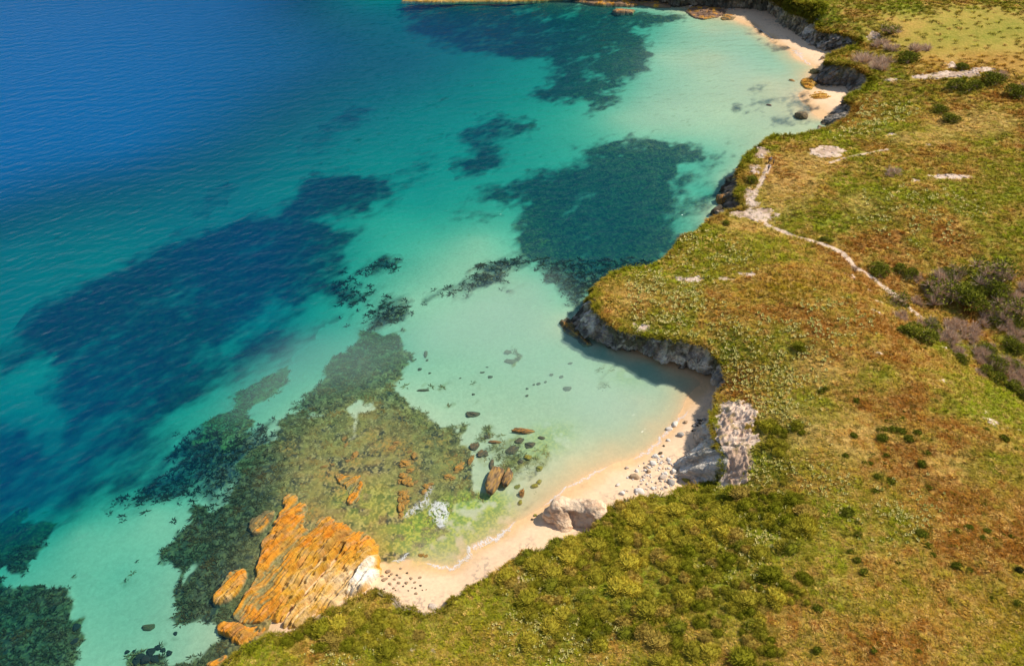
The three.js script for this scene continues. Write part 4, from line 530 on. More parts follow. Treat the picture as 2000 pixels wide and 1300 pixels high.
outcrop('rock_platform', 'large tilted orange and cream rock platform with striped beds below the grassy spur', 'rock platform',
  Z4([[600, 205], [650, 198], [655, 260], [720, 275], [705, 350], [690, 420], [740, 440], [760, 400], [790, 355], [850, 345], [930, 388], [1020, 445], [1080, 440], [1160, 520], [1180, 590], [1180, 680], [1200, 730], [1150, 790], [1090, 860], [1010, 900], [940, 940], [860, 990], [760, 1050], [650, 1090], [560, 1090], [530, 1050], [480, 1020], [420, 1035], [300, 1030], [240, 1000], [262, 930], [310, 850], [370, 770], [395, 690], [415, 600], [425, 520], [480, 440], [530, 350], [570, 290], [555, 240]]),
  Z4([[600, 240, 0.5, 0.05], [580, 340, 0.9, 0], [520, 460, 1.0, 0], [460, 580, 0.9, 0.02], [440, 660, 0.7, 0.15], [370, 820, 0.6, 0.2], [300, 920, 0.5, 0.1], [650, 330, 0.7, 0.05], [640, 450, 0.35, 0.2], [580, 540, 0.02, 0.2], [520, 640, 0, 0.3], [470, 740, 0, 0.3], [430, 830, 0, 0.25], [380, 900, 0.05, 0.2], [850, 400, 1.1, 0.02], [800, 480, 1.1, 0.1], [930, 430, 0.9, 0.05], [980, 450, 0.4, 0.1], [700, 540, 0.9, 0.3], [640, 640, 0.9, 0.35], [560, 780, 0.9, 0.3], [480, 900, 0.7, 0.12], [420, 970, 0.8, 0.1], [540, 980, 0.9, 0.3], [720, 640, 1.2, 0.5], [680, 760, 1.3, 0.55], [620, 880, 1.4, 0.55], [545, 1010, 1.7, 0.55], [800, 650, 1.4, 0.5], [900, 520, 1.2, 0.25], [960, 560, 1.0, 0.15], [1060, 520, 1.2, 0.25], [1120, 560, 1.6, 0.45], [1000, 640, 1.6, 0.55], [900, 720, 1.7, 0.62], [800, 830, 1.8, 0.68], [700, 940, 1.8, 0.7], [640, 1030, 1.4, 0.6], [1140, 620, 2.3, 0.9], [1100, 700, 2.6, 1.0], [1060, 790, 2.5, 1.0], [1020, 840, 1.9, 0.85], [1000, 700, 1.6, 0.68], [960, 800, 1.6, 0.72], [1160, 690, 1.6, 0.9], [1130, 770, 1.4, 0.8], [900, 900, 1.7, 0.75]]),
  { ...BEDS, tone: 0.2, soft: 0.3, cut: [[Z4([[545, 1060], [640, 940], [760, 800], [850, 690], [920, 590], [960, 545]]), 0.55], [Z4([[760, 520], [730, 560], [640, 560], [560, 640]]), 0.3]] });
outcrop('rock_islet', 'narrow orange rock islet with an olive weedy hollow left of the platform', 'rock', Z4([[118, 915], [112, 880], [150, 800], [230, 705], [300, 676], [338, 700], [322, 780], [250, 860], [185, 912]]), Z4([[150, 870, 0.9, 0.5], [220, 800, 0.5, 0.15], [290, 720, 0.9, 0.15], [300, 780, 0.7, 0.3], [200, 870, 0.9, 0.45]]), { ...BEDS, tone: 0.1, res: 0.12 });
outcrop('rock_islet', 'dull brown weed-streaked rock awash above the left edge of the platform', 'rock', Z4([[328, 425], [345, 390], [400, 345], [470, 300], [512, 308], [500, 370], [445, 440], [375, 470]]), Z4([[380, 400, 0.5, 0.3], [450, 350, 0.35, 0.1], [420, 420, 0.4, 0.2]]), { ...BEDS, tone: 0.1, res: 0.12, wash: [0.14, 0.12, 0.05] });
outcrop('rock_islet', 'bright orange jagged rock at the lower left of the platform', 'rock', Z4([[148, 1022], [200, 1008], [270, 1012], [320, 1035], [372, 1055], [430, 1045], [470, 1060], [430, 1110], [352, 1150], [292, 1182], [240, 1152], [180, 1112], [140, 1080]]), Z4([[200, 1060, 0.8, 0.02], [270, 1070, 0.9, 0.04], [310, 1110, 0.8, 0.1], [370, 1090, 0.4, 0.05], [240, 1110, 0.7, 0]]), { ...BEDS, tone: 0.02, res: 0.12, weed: 0.3 });
outcrop('rock_islet', 'small rust-coloured rock in the water by the bottom edge of the picture', 'rock', Z4([[62, 1275], [110, 1256], [170, 1240], [240, 1225], [250, 1250], [180, 1290], [120, 1330], [60, 1320]]), Z4([[100, 1290, 0.5, 0.0], [200, 1250, 0.4, 0.2]]), { ...BEDS, tone: 0.05, res: 0.12 });
outcrop('reef_ledge', 'orange crescent of reef rock round a green weed pool', 'rock', Z4([[865, 92], [920, 70], [960, 90], [1055, 96], [1082, 140], [1052, 200], [1044, 260], [985, 288], [960, 262], [985, 220], [930, 150], [900, 120]]), Z4([[1050, 130, 0.35, 0.1], [1020, 220, 0.3, 0.05], [985, 270, 0.3, 0], [930, 95, 0.2, 0.1], [990, 160, 0.02, 0.2], [960, 180, 0, 0.2]]), { ...BEDS, tone: 0.05, res: 0.12, weed: 0.9 });
outcrop('rock_ledge', 'low reddish brown rock ledge at the left end of the far beach', 'rock', [[1338, 22], [1352, 14], [1380, 8], [1405, 10], [1425, 20], [1415, 28], [1402, 34], [1375, 38], [1355, 34]], [[1370, 20, 1.2, 0.3], [1395, 20, 1.5, 0.4], [1385, 30, 0.7, 0.2]], { along: [[1340, 24, 0], [1420, 24, 0]], tone: 0.15, res: 0.3, wash: [0.24, 0.14, 0.09] });
outcrop('rock_ledge', 'small weedy rock at the waterline of the far beach', 'rock', [[1406, 35], [1412, 28], [1432, 28], [1441, 32], [1432, 39], [1412, 39]], [[1424, 33, 0.7, 0.2]], { along: [[1340, 24, 0], [1420, 24, 0]], tone: 0.15, res: 0.25, wash: [0.2, 0.14, 0.06] });
outcrop('rock_ledge', 'long rusty rock ledge along the far shore by the top of the picture', 'rock', [[1120, 2], [1180, -6], [1250, -2], [1310, 4], [1312, 15], [1280, 14], [1250, 9], [1235, 12], [1180, 10], [1140, 5]], [[1180, 2, 1, 0.3], [1220, 4, 1, 0.2], [1280, 8, 1, 0.3]], { along: [[1140, 4, 0], [1300, 6, 0]], tone: 0.2, res: 0.4, wash: [0.26, 0.16, 0.09] });
outcrop('rock_ledge', 'detached brown skerry off the far shore', 'rock', [[1196, 20], [1204, 16], [1225, 17], [1242, 19], [1236, 25], [1204, 25]], [[1218, 20, 0.8, 0.2]], { along: [[1140, 4, 0], [1300, 6, 0]], tone: 0.2, res: 0.3, wash: [0.3, 0.19, 0.1] });
outcrop('rock_ledge', 'pale brown rock rim along the top edge of the view', 'rock', [[780, 2], [830, -6], [1000, -8], [1100, -6], [1100, 0], [1000, 3], [900, 3], [830, 4]], [[820, 0, 0.6, 0.5], [950, -3, 0.7, 0.5], [1060, -4, 0.7, 0.4]], { along: [[800, 0, 0], [1000, 0, 0]], tone: 0.35, res: 0.5 });
outcrop('rock_ledge', 'ochre rock ledge at the foot of the cleft beside the lagoon', 'rock', [[1578, 190], [1592, 181], [1612, 178], [1632, 184], [1637, 192], [1612, 196], [1590, 196]], [[1595, 188, 0.9, 0.35], [1618, 187, 1, 0.45]], { along: [[1580, 190, 0], [1640, 190, 0]], tone: 0.3, res: 0.2 });
outcrop('rock_ledge', 'jagged ochre rocks where the cleft meets the lagoon', 'rock', [[1562, 162], [1568, 154], [1588, 151], [1602, 160], [1592, 168], [1585, 176], [1572, 174]], [[1575, 160, 0.9, 0.25], [1590, 160, 1.1, 0.3], [1580, 170, 0.5, 0.3]], { along: [[1560, 160, 0], [1600, 164, 0]], tone: 0.2, res: 0.2 });
outcrop('rock_ledge', 'brown shelf awash at the tip of the headland', 'rock', [[1092, 625], [1108, 618], [1122, 630], [1132, 648], [1150, 664], [1160, 676], [1140, 672], [1118, 656], [1100, 645]], [[1102, 627, 0.5, 0.05], [1120, 648, 0.1, 0.4], [1140, 666, 0.1, 0.5]], { along: [[1092, 625, 0], [1160, 676, 0]], tone: 0.3, res: 0.12, wash: [0.1, 0.085, 0.05] });

// loose stones: a rounded block with noise and flats
function rockGeo(seed, box = 0.5, detail = 3, rgh = 0.25) {
  const r = rng(seed), g0 = new THREE.IcosahedronGeometry(1, detail); g0.deleteAttribute('uv'); g0.deleteAttribute('normal'); const g = mergeVertices(g0, 1e-4), p = g.attributes.position;
  const cuts = Array.from({ length: 7 }, () => [new THREE.Vector3(r() - 0.5, r() - 0.5, r() - 0.5).normalize(), 0.62 + 0.25 * r()]), v = new THREE.Vector3(), uv = [];
  for (let i = 0; i < p.count; i++) {
    v.fromBufferAttribute(p, i); const e = 2 + box * 6, q = Math.pow(Math.abs(v.x) ** e + Math.abs(v.y) ** e + Math.abs(v.z) ** e, -1 / e); v.multiplyScalar(lerp(1, q, 0.8));
    const n = fbm3(v.x * 1.6 + seed, v.y * 1.6, v.z * 1.6, 4) - 0.5; v.multiplyScalar(1 + rgh * (2 * n + 0.9 * (fbm3(v.x * 4.5 + seed, v.y * 4.5, v.z * 4.5, 2) - 0.5)));
    for (const [d, k] of cuts) { const a = v.dot(d); if (a > k) v.addScaledVector(d, (k - a) * 0.85); }
    p.setXYZ(i, v.x, v.y, v.z); uv.push(v.x + v.y, v.z - v.y);
  }
  g.setAttribute('uv', new THREE.Float32BufferAttribute(uv, 2)); g.computeVertexNormals(); return g;
}
const stoneGeo = Array.from({ length: 7 }, (_, k) => rockGeo(100 + k * 13, 0.3 + 0.12 * (k % 4), 3, 0.42));
const knobGeo = Array.from({ length: 6 }, (_, k) => rockGeo(700 + k * 11, 0.15, 4, 0.8)), tones = new Map();
function stoneMat(c, top) {
  const key = c.join() + (top ?? ''); if (tones.has(key)) return tones.get(key);
  const m = texture(64, 64, (i, j, o) => { const n = noise2(i * 0.16, j * 0.16), f = hash2(i + 31, j + 5), k = 0.72 + 0.4 * n + 0.2 * (f - 0.5), q = top && noise2(i * 0.11 + 40, j * 0.11) > 0.5 ? top : c; o[0] = q[0] * k; o[1] = q[1] * k; o[2] = q[2] * k; });
  const t = new THREE.MeshStandardMaterial({ name: 'stone', map: m, bumpMap: rockBump, bumpScale: 0.05, roughness: 0.92 }); tones.set(key, t); return t;
}
const groundY = (x, z) => Math.max(bedFull(x, z), -9);
const pxm = (px, py, h = 0) => { const a = at(px, py, h), b = at(px + 1, py, h); return Math.hypot(b[0] - a[0], b[2] - a[2]); };
let stoneSeed = 1;
function stone(name, px, py, rx, ry, tall, mat, label, category, group, o = {}) {
  const r = rng(stoneSeed++ * 97 + 5), p = onBed(px, py), s = pxm(px, py), m = mesh(name, o.geo ?? stoneGeo[stoneSeed % 7], mat);
  m.position.set(p[0], p[1] + ry * s * tall * (o.sink ?? 0.35), p[2]); m.scale.set(rx * s, Math.max(0.12, (rx + ry) * 0.5 * s * tall), ry * s * 1.25); m.rotation.set((r() - 0.5) * 0.3, o.turn ?? (r() - 0.5) * 0.7, (r() - 0.5) * 0.3);
  return tag(m, label, category, group);
}
const WHITE = stoneMat([0.80, 0.72, 0.62]), WARM = stoneMat([0.66, 0.52, 0.40]), TAN = stoneMat([0.42, 0.28, 0.16]), DARKS = stoneMat([0.10, 0.075, 0.045]), MOSSY = stoneMat([0.30, 0.29, 0.03], [0.22, 0.17, 0.03]), SUNK = stoneMat([0.075, 0.07, 0.04], [0.17, 0.12, 0.045]), RUSTY = stoneMat([0.13, 0.09, 0.04], [0.45, 0.2, 0.04]), GREYS = stoneMat([0.40, 0.36, 0.31]);
// the heap of fallen stones under the pale cliff
for (const [x, y, a, b, mat, label] of [
  [1239, 932, 9, 6, TAN, 'brown stone lying apart at the sandy edge of the pale heap'], [1249, 960, 9, 6, WHITE, 'largest smooth white stone at the foot of the rubbly bank'], [1216, 964, 5, 4, WHITE, 'white stone half way between the big boulder and the pale heap'], [1207, 947, 4, 3, WHITE, 'lone small white stone on the sand seaward of the heap'],
  [1276, 906, 6, 5, WHITE, 'white angular stone on the upper rim of the pale heap'], [1225, 914, 5, 3, WARM, 'flat pinkish stone near the swash line above the heap'], [1319, 829, 5, 6, WHITE, 'tall cream stone standing at the edge of the cliff shadow'], [1307, 838, 7, 4, WHITE, 'broad white stone washed by foam beside the cliff shadow'],
  [1306, 860, 4, 3, WHITE, 'small white stone on wet sand just below the foam line'], [1330, 850, 6, 5, GREYS, 'grey slab lying alone in the cliff shadow'], [1290, 885, 4, 3, DARKS, 'dark brown stone on open sand above the pale heap'], [1297, 871, 2, 2, DARKS, 'tiny black stone on open sand by the shadow edge'],
  [1316, 921, 6, 6, WHITE, 'cream block at the shadow edge of the pale heap'], [1340, 825, 4, 3, TAN, 'tan stone just inside the jagged shadow edge'], [1336, 922, 9, 8, WHITE, 'white block leaning on the foot of the fluted cliff'], [1360, 932, 12, 9, stoneMat([0.5, 0.37, 0.3]), 'pink earthy block at the corner of cliff and bank'], [1341, 937, 8, 6, MOSSY, 'yellow-green lichened block beside the pink earthy block'], [1295, 932, 7, 5, WARM, 'pinkish stone in the middle of the pale heap'], [1311, 944, 7, 6, GREYS, 'grey stone low on the landward side of the pale heap'], [1267, 921, 5, 4, TAN, 'tan stone on the seaward side of the pale heap']])
  stone('beach_stone', x, y, a, b, 0.75, mat, label, 'stone');
{
  const r = rng(77), poly = [[1206, 962], [1222, 935], [1252, 905], [1282, 888], [1312, 896], [1326, 915], [1330, 938], [1306, 962], [1262, 974], [1225, 976]];
  const hit = (x, y) => { let c = false; for (let i = 0, j = poly.length - 1; i < poly.length; j = i++) if ((poly[i][1] > y) !== (poly[j][1] > y) && x < (poly[j][0] - poly[i][0]) * (y - poly[i][1]) / (poly[j][1] - poly[i][1]) + poly[i][0]) c = !c; return c; };
  for (let n = 0; n < 120;) { const x = 1200 + 135 * r(), y = 885 + 95 * r(); if (!hit(x, y) || r() > 0.35 + 0.65 * sstep(1230, 1290, x)) continue; n++; const a = 1.3 + 3.4 * r() * r(); stone('rubble_stone', x, y, a, a * (0.7 + 0.4 * r()), 0.75, r() < 0.55 ? WHITE : r() < 0.6 ? WARM : r() < 0.6 ? GREYS : TAN, 'small pale stone among the fallen rubble under the fluted cliff', 'stone', 'small stones of the rubble heap'); }
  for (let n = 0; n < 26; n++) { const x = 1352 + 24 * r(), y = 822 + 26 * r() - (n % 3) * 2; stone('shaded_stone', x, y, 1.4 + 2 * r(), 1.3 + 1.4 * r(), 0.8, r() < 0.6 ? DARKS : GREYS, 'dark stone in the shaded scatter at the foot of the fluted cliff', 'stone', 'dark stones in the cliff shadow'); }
}
// dark stones strewn over the small beach by the platform
for (const [x, y, a] of [[1030, 565, 28], [1060, 585, 14], [1100, 592, 12], [1125, 612, 14], [1210, 620, 16], [1280, 610, 16], [1180, 577, 12], [1130, 540, 14], [1000, 630, 22], [1045, 660, 18], [1115, 655, 18], [1175, 655, 18], [1240, 648, 14], [1285, 675, 12], [1075, 695, 16], [1245, 695, 10], [1248, 736, 16], [1000, 700, 10], [965, 720, 14], [930, 715, 9], [1300, 710, 7], [1330, 705, 7], [1020, 620, 14], [1080, 625, 14], [985, 600, 16], [1150, 680, 10], [1090, 710, 8], [1190, 715, 8], [1220, 690, 8], [1040, 600, 10]])
  stone('strewn_stone', x / 4 + 500, y / 4 + 975, a / 5, a / 7, 0.7, a > 13 ? TAN : DARKS, 'brown stone strewn on the sand beside the white crag of the platform', 'stone', 'brown stones strewn by the platform');
stone('beach_stone', 913, 1143, 3.4, 2, 0.6, DARKS, 'single dark stone on bare sand below the tussock brink', 'stone');
stone('beach_stone', 845, 1186, 9, 6, 0.5, WARM, 'flat pinkish slab at the back of the small beach', 'stone');
stone('beach_stone', 884, 1178, 6, 4, 0.7, GREYS, 'grey stone under the bank at the back of the small beach', 'stone');
// rocks in the cove
const Z3 = (x, y) => [x / 3.25 + 900, y / 3.25 + 780];
for (const [x, y, a, b, mat, label, h] of [[80, 95, 52, 20, SUNK, 'black weed-covered rock alone on pale sand in the cove', 0.5], [395, 205, 72, 22, RUSTY, 'long rusty-topped rock just breaking the water off the beach', 0.75], [170, 237, 20, 14, SUNK, 'round dark rock left of the long rusty-topped rock', 0.6], [215, 272, 42, 12, RUSTY, 'thin brown rock sliver below the round dark rock', 0.7], [370, 265, 26, 18, SUNK, 'dark rock under the middle of the long rusty-topped rock', 0.6], [440, 290, 38, 20, SUNK, 'wide mottled rock right of centre in the shallow rock group', 0.5], [515, 245, 22, 14, SUNK, 'right-hand end rock of the shallow rock group', 0.6], [322, 325, 38, 26, SUNK, 'blotchy rock patch in the middle of the shallow rock group', 0.4], [425, 370, 26, 22, MOSSY, 'yellow-brown rock pointing at the beach in the shallows', 0.8], [380, 397, 20, 14, SUNK, 'dark rock touching the yellow-brown rock on its left', 0.6], [90, 300, 34, 26, SUNK, 'dark rock at the edge of the brown reef above the twin blocks', 0.5], [145, 345, 40, 26, SUNK, 'broad reef rock just above the twin blocks', 0.4], [195, 420, 16, 34, SUNK, 'slanting dark rock touching the upper left of the twin blocks', 0.5],
  [500, 440, 24, 18, MOSSY, 'bright mossy rock nearest the milky water off the beach', 0.7], [465, 552, 26, 16, MOSSY, 'oval moss-covered rock awash close to the beach', 0.7], [496, 525, 15, 15, MOSSY, 'round mossy rock touching the oval mossy one', 0.8], [390, 602, 18, 24, RUSTY, 'upright brown and green rock standing in the shallows', 1.2], [375, 660, 14, 18, MOSSY, 'lowest mossy rock in the shallows, nearest the big boulder', 0.9], [360, 555, 22, 14, MOSSY, 'sunken green rock left of the oval mossy rock', 0.3], [475, 735, 12, 8, MOSSY, 'small mossy stone on the sand left of the big boulder', 0.9], [455, 762, 9, 8, DARKS, 'small black stone on the sand left of the big boulder', 0.9]])
  stone('cove_rock', ...Z3(x, y), a / 3.4, b / 3.4, h * 0.75, mat, label, 'rock', null, { turn: 0, geo: knobGeo[(x | 0) % 6] });
for (const [x, y, a, b] of [[1305, 450, 56, 14], [1700, 480, 16, 10], [1325, 170, 16, 46], [1335, 215, 12, 14], [1280, 285, 20, 16], [1245, 208, 10, 8], [1358, 314, 14, 10], [1770, 310, 24, 9], [1832, 345, 24, 14], [1805, 268, 12, 8], [1975, 150, 36, 24], [1985, 225, 50, 30], [1594, 355, 10, 6], [2205, 400, 20, 16], [2120, 436, 14, 10], [2172, 405, 12, 9], [2260, 385, 12, 12], [2385, 345, 20, 16], [2310, 328, 18, 14], [2432, 440, 42, 24], [2118, 492, 14, 12], [2452, 240, 20, 12]])
  stone('sunken_rock', x / 4 + 500, y / 4 + 650, a / 4.6, b / 4 * 0.8, 0.3, SUNK, `dark weedy rock under water ${x > 1900 ? 'on pale sand nearer the headland' : x < 1400 ? 'just right of the big brown reef' : 'in the middle of the cove'}`, 'rock', `sunken rocks ${x > 1900 ? 'nearer the headland' : x < 1400 ? 'beside the reef' : 'in mid cove'}`, { turn: 0, geo: knobGeo[(x | 0) % 6] });
stone('sunken_rock', 290, 1226, 12, 6, 0.4, stoneMat([0.09, 0.085, 0.03], [0.16, 0.1, 0.03]), 'lone brown rock under water on the sand patch at lower left', 'rock');
for (const [x, y, a] of [[248, 1273, 5], [261, 1272, 3], [307, 1265, 6], [318, 1270, 5], [294, 1275, 9], [273, 1282, 8], [330, 1276, 6], [286, 1288, 12], [268, 1292, 9], [342, 1237, 4], [303, 1287, 9], [148, 1226, 8], [146, 1252, 7]]) stone('weedy_rock', x, y, a, a * 0.8, 0.5, stoneMat([0.02, 0.025, 0.015]), 'black round weed-grown rock at the lower edge of the sand patch', 'rock', 'black weed-grown rocks by the lower sand patch');
const reefLabel = (px, py) => { const w = px > 862 ? 'at the right-hand edge of the reef' : px > 822 && py > 930 ? 'under the breaking foam' : px > 765 && py > 905 ? 'in the upright chain left of the foam' : px > 720 && py > 860 ? 'in the brown middle of the reef' : px < 720 && py < 950 ? 'on the weedy upper left of the reef' : 'at the sandy inner edge of the reef'; return [`small orange rock ${w}`, 'rock', `small orange rocks ${w}`]; };
// orange knobs that break the surface on the reef
for (const [x, y, a, b] of [[1340, 20, 36, 20], [1370, 60, 24, 14], [1325, 95, 26, 22], [1350, 130, 30, 20], [1310, 130, 18, 14], [1325, 205, 30, 18], [1345, 230, 22, 16], [1305, 250, 18, 22], [1315, 295, 22, 26], [1310, 345, 16, 16], [1375, 150, 20, 14], [1330, 270, 26, 12], [1475, 165, 26, 16], [1500, 150, 18, 10], [1455, 200, 16, 18], [1610, 100, 26, 14], [1640, 110, 18, 12], [1680, 50, 24, 22], [1690, 25, 18, 14], [1660, 70, 18, 10], [1440, 600, 18, 10], [1470, 605, 12, 8]])
  stone('reef_rock', ...Z4([[x, y]])[0], a / 2.9, b / 2.9, 0.5, stoneMat([0.52, 0.24, 0.03], [0.24, 0.17, 0.05]), ...reefLabel(x / 3.25 + 380, y / 3.25 + 900), { geo: knobGeo[(x | 0) % 6], sink: 0.2 });
for (const [x, y, a, b] of [[1680, 1000, 24, 50], [1560, 960, 24, 16], [1235, 960, 26, 46], [1100, 860, 40, 18], [1060, 900, 36, 20], [1180, 1010, 20, 18], [1200, 930, 26, 16], [770, 960, 30, 42], [690, 830, 22, 24], [700, 880, 14, 26], [720, 1000, 26, 14], [530, 1045, 40, 14], [600, 1030, 20, 12], [1240, 1170, 30, 14], [1590, 1050, 26, 20]])
  stone('reef_rock', (x > 1500 ? x : x) / 4 + 500, y / 4 + 650, a / 5, b / 5, 0.4, stoneMat([0.44, 0.21, 0.04], [0.2, 0.15, 0.04]), ...reefLabel(x / 4 + 500, y / 4 + 650), { sink: 0.3, geo: knobGeo[(x | 0) % 6] });
stone('cove_rock', 1567, 229, 13, 9, 0.9, stoneMat([0.26, 0.18, 0.08], [0.1, 0.08, 0.05]), 'dark ochre rock standing in the pale lagoon before the grey bluff', 'rock');
stone('cove_rock', 1502, 206, 5, 2.6, 0.8, stoneMat([0.2, 0.11, 0.08]), 'small red-brown rock out in the pale lagoon', 'rock');
stone('cove_rock', 1547, 158, 6, 3, 0.8, stoneMat([0.5, 0.26, 0.08]), 'small orange rock in the lagoon off the cleft', 'rock');
stone('beach_stone', 1592, 142, 9, 6, 0.8, stoneMat([0.26, 0.21, 0.08]), 'mossy boulder at the near end of the far beach', 'stone');
stone('beach_stone', 1609, 114, 8, 2.5, 1, WARM, 'pale rocks on the sand under the near end of the far beach cliff', 'stone');
for (const [x, y, a, b, l] of [[1421, 372, 13, 10, 'black rock at the cliff foot, uppermost of three below the viewpoint'], [1409, 394, 12, 10, 'rust-faced rock at the cliff foot, middle one of three below the viewpoint'], [1400, 417, 12, 8, 'black rock at the cliff foot, lowest of three below the viewpoint']]) stone('cliff_foot_rock', x, y, a, b, 1.3, l[0] === 'r' ? RUSTY : DARKS, l, 'rock', null, { geo: rockGeo(x, 0.4, 3, 0.35) });

{ // blocks fallen from the far cliffs
  const r = rng(4242), runs = [['under the cream streaked cliff of the far beach', [[1556, 62], [1572, 78], [1590, 90], [1612, 98]]], ['under the shaded cleft by the lagoon', [[1588, 152], [1602, 164], [1630, 168], [1650, 176]]], ['along the back shore at the top of the picture', [[1330, 14], [1365, 13], [1400, 17], [1440, 19]]], ['round the foot of the grey bluff', [[1590, 256], [1606, 244], [1614, 236], [1624, 222]]]];
  for (const [w, l] of runs) for (let n = 0; n < 14; n++) { const t = r() * 2.999, i = t | 0, x = lerp(l[i][0], l[i + 1][0], t - i) + (r() - 0.5) * 8, y = lerp(l[i][1], l[i + 1][1], t - i) + (r() - 0.3) * 4, a = 1.6 + 4 * r() * r(); stone('fallen_rock', x, y, a, a * 0.6, 0.8, [TAN, GREYS, WARM, stoneMat([0.3, 0.2, 0.11])][n % 4], 'small fallen rock ' + w, 'rock', 'small rocks ' + w); }
}
// two leaning blocks that stand in the shallows
{
  const g = thing('twin_rock'); tag(g, 'pair of long brown blocks with orange tops standing in the clear shallows', 'rock');
  const col = (geo) => { const p = geo.attributes.position, n = geo.attributes.normal, c = []; for (let i = 0; i < p.count; i++) { const f = fbm3(p.getX(i) * 2, p.getY(i) * 2, p.getZ(i) * 2, 4), e = fbm3(p.getX(i) * 5, p.getY(i) * 5 + 9, p.getZ(i) * 5, 3); let q = mix3([0.14, 0.09, 0.05], [0.42, 0.24, 0.09], sstep(0.4, 0.58, f)); q = mix3(q, [0.55, 0.30, 0.05], 0.7 * sstep(0.54, 0.62, e)); q = mix3(q, [0.05, 0.04, 0.03], 0.7 * sstep(0.45, 0.36, e)); if (p.getY(i) < -0.35) q = mix3(q, [0.2, 0.2, 0.02], 0.7); c.push(...q); } geo.setAttribute('color', new THREE.Float32BufferAttribute(c, 3)); return geo; };
  for (const [a, b, w, h, s] of [[[972, 918], [954, 960], 1.25, 1.3, 51], [[998, 918], [985, 946], 0.75, 1.1, 62]]) {
    const A = at(...a, 0.5), B = at(...b, 0.5), m = mesh('block', col(rockGeo(s, 0.85, 5, 0.24)), rockMat, g), L = Math.hypot(A[0] - B[0], A[2] - B[2]) / 2;
    m.position.set((A[0] + B[0]) / 2, 0.3, (A[2] + B[2]) / 2); m.scale.set(w, h, L * 1.25); m.rotation.set(-0.16, Math.atan2(A[0] - B[0], A[2] - B[2]), 0.14);
  }
}
// a lump grown from joined balls
function lump(balls, seed, cell, rgh, join) {
  const c = balls.reduce((s, b) => [s[0] + b[0] / balls.length, s[1] + b[1] / balls.length, s[2] + b[2] / balls.length], [0, 0, 0]);
  const R = Math.max(...balls.map((b) => Math.hypot(b[0] - c[0], b[1] - c[1], b[2] - c[2]) + b[3])) * 1.15, n = Math.min(96, Math.ceil(2 * R / cell)), mc = new MarchingCubes(n, new THREE.MeshBasicMaterial(), false, false, 200000);
  for (let k = 0; k < n; k++) for (let j = 0; j < n; j++) for (let i = 0; i < n; i++) {
    const x = (i / n * 2 - 1) * R + c[0], y = (j / n * 2 - 1) * R + c[1], z = (k / n * 2 - 1) * R + c[2]; let s = 0;
    for (const b of balls) { let d; if (b.length > 4) { const ax = b[4] - b[0], ay = b[5] - b[1], az = b[6] - b[2], t = clamp(((x - b[0]) * ax + (y - b[1]) * ay + (z - b[2]) * az) / (ax * ax + ay * ay + az * az)); d = Math.hypot(x - b[0] - ax * t, y - b[1] - ay * t, z - b[2] - az * t) - lerp(b[3], b[7], t); } else d = Math.hypot(x - b[0], y - b[1], z - b[2]) - b[3]; s += Math.exp(-d / join); }
    let d = -join * Math.log(s + 1e-30); if (rgh) d += rgh * (fbm3(x * 0.7 + seed, y * 0.9, z * 0.7, 4) - 0.5) * 2 + rgh * 0.35 * (fbm3(x * 2.4, y * 2.4, z * 2.4, 3) - 0.5) * 2;
    mc.field[k * n * n + j * n + i] = -d;
  }
  mc.isolation = 0; mc.update();
  const p = Array.from(mc.positionArray.subarray(0, mc.count * 3)); for (let i = 0; i < p.length; i += 3) { p[i] = p[i] * R + c[0]; p[i + 1] = p[i + 1] * R + c[1]; p[i + 2] = p[i + 2] * R + c[2]; }
  const g = new THREE.BufferGeometry(); g.setAttribute('position', new THREE.Float32BufferAttribute(p, 3)); const m = mergeVertices(g, 1e-4); m.computeVertexNormals(); return m;
}
{
  const B = [[1082, 1002, 1.4, 1074, 0, 1.2, 1.3], [1088, 992, 2.9, 1094, 986, 3.0, 1.25], [1096, 988, 2.9, 1166, 994, 4.0, 1.35], [1097, 992, 2.6, 1104, 1034, 0.4, 1.35], [1100, 1010, 1.4, 1104, 1036, 0, 1.6], [1118, 1004, 1.3, 1160, 1008, 1.6, 1.8], [1124, 1030, 0, 1150, 1022, 0.6, 1.6], [1166, 1002, 3.0, 1172, 1010, 3.0, 1.6], [1150, 1010, 1.6, 1170, 1030, 1.6, 1.6]].map(([x, y, h, x2, y2, h2, r]) => [...at(x, y, h), r, ...at(x2, y2 || y + 4, h2), r * 1.02]);
  const g = lump(B, 5, 0.15, 0.42, 0.3), p = g.attributes.position, c = [], uv = [];
  for (let i = 0; i < p.count; i++) { const x = p.getX(i), y = p.getY(i), z = p.getZ(i), n = fbm3(x * 0.8, y * 1.3, z * 0.8, 4); let q = mix3([0.92, 0.67, 0.44], [0.80, 0.51, 0.31], sstep(0.45, 0.65, n)); q = mix3(q, [0.42, 0.24, 0.13], 0.6 * sstep(0.52, 0.65, fbm3(x * 0.5 + 9, y * 2.4, z * 0.5, 3))); c.push(...q); uv.push(x + y * 0.7, z - y * 0.7); }
  g.setAttribute('color', new THREE.Float32BufferAttribute(c, 3)); g.setAttribute('uv', new THREE.Float32BufferAttribute(uv, 2));
  tag(mesh('beach_boulder', g, rockMat), 'big pink sandstone boulder on the beach against the tussock bank', 'boulder');
}

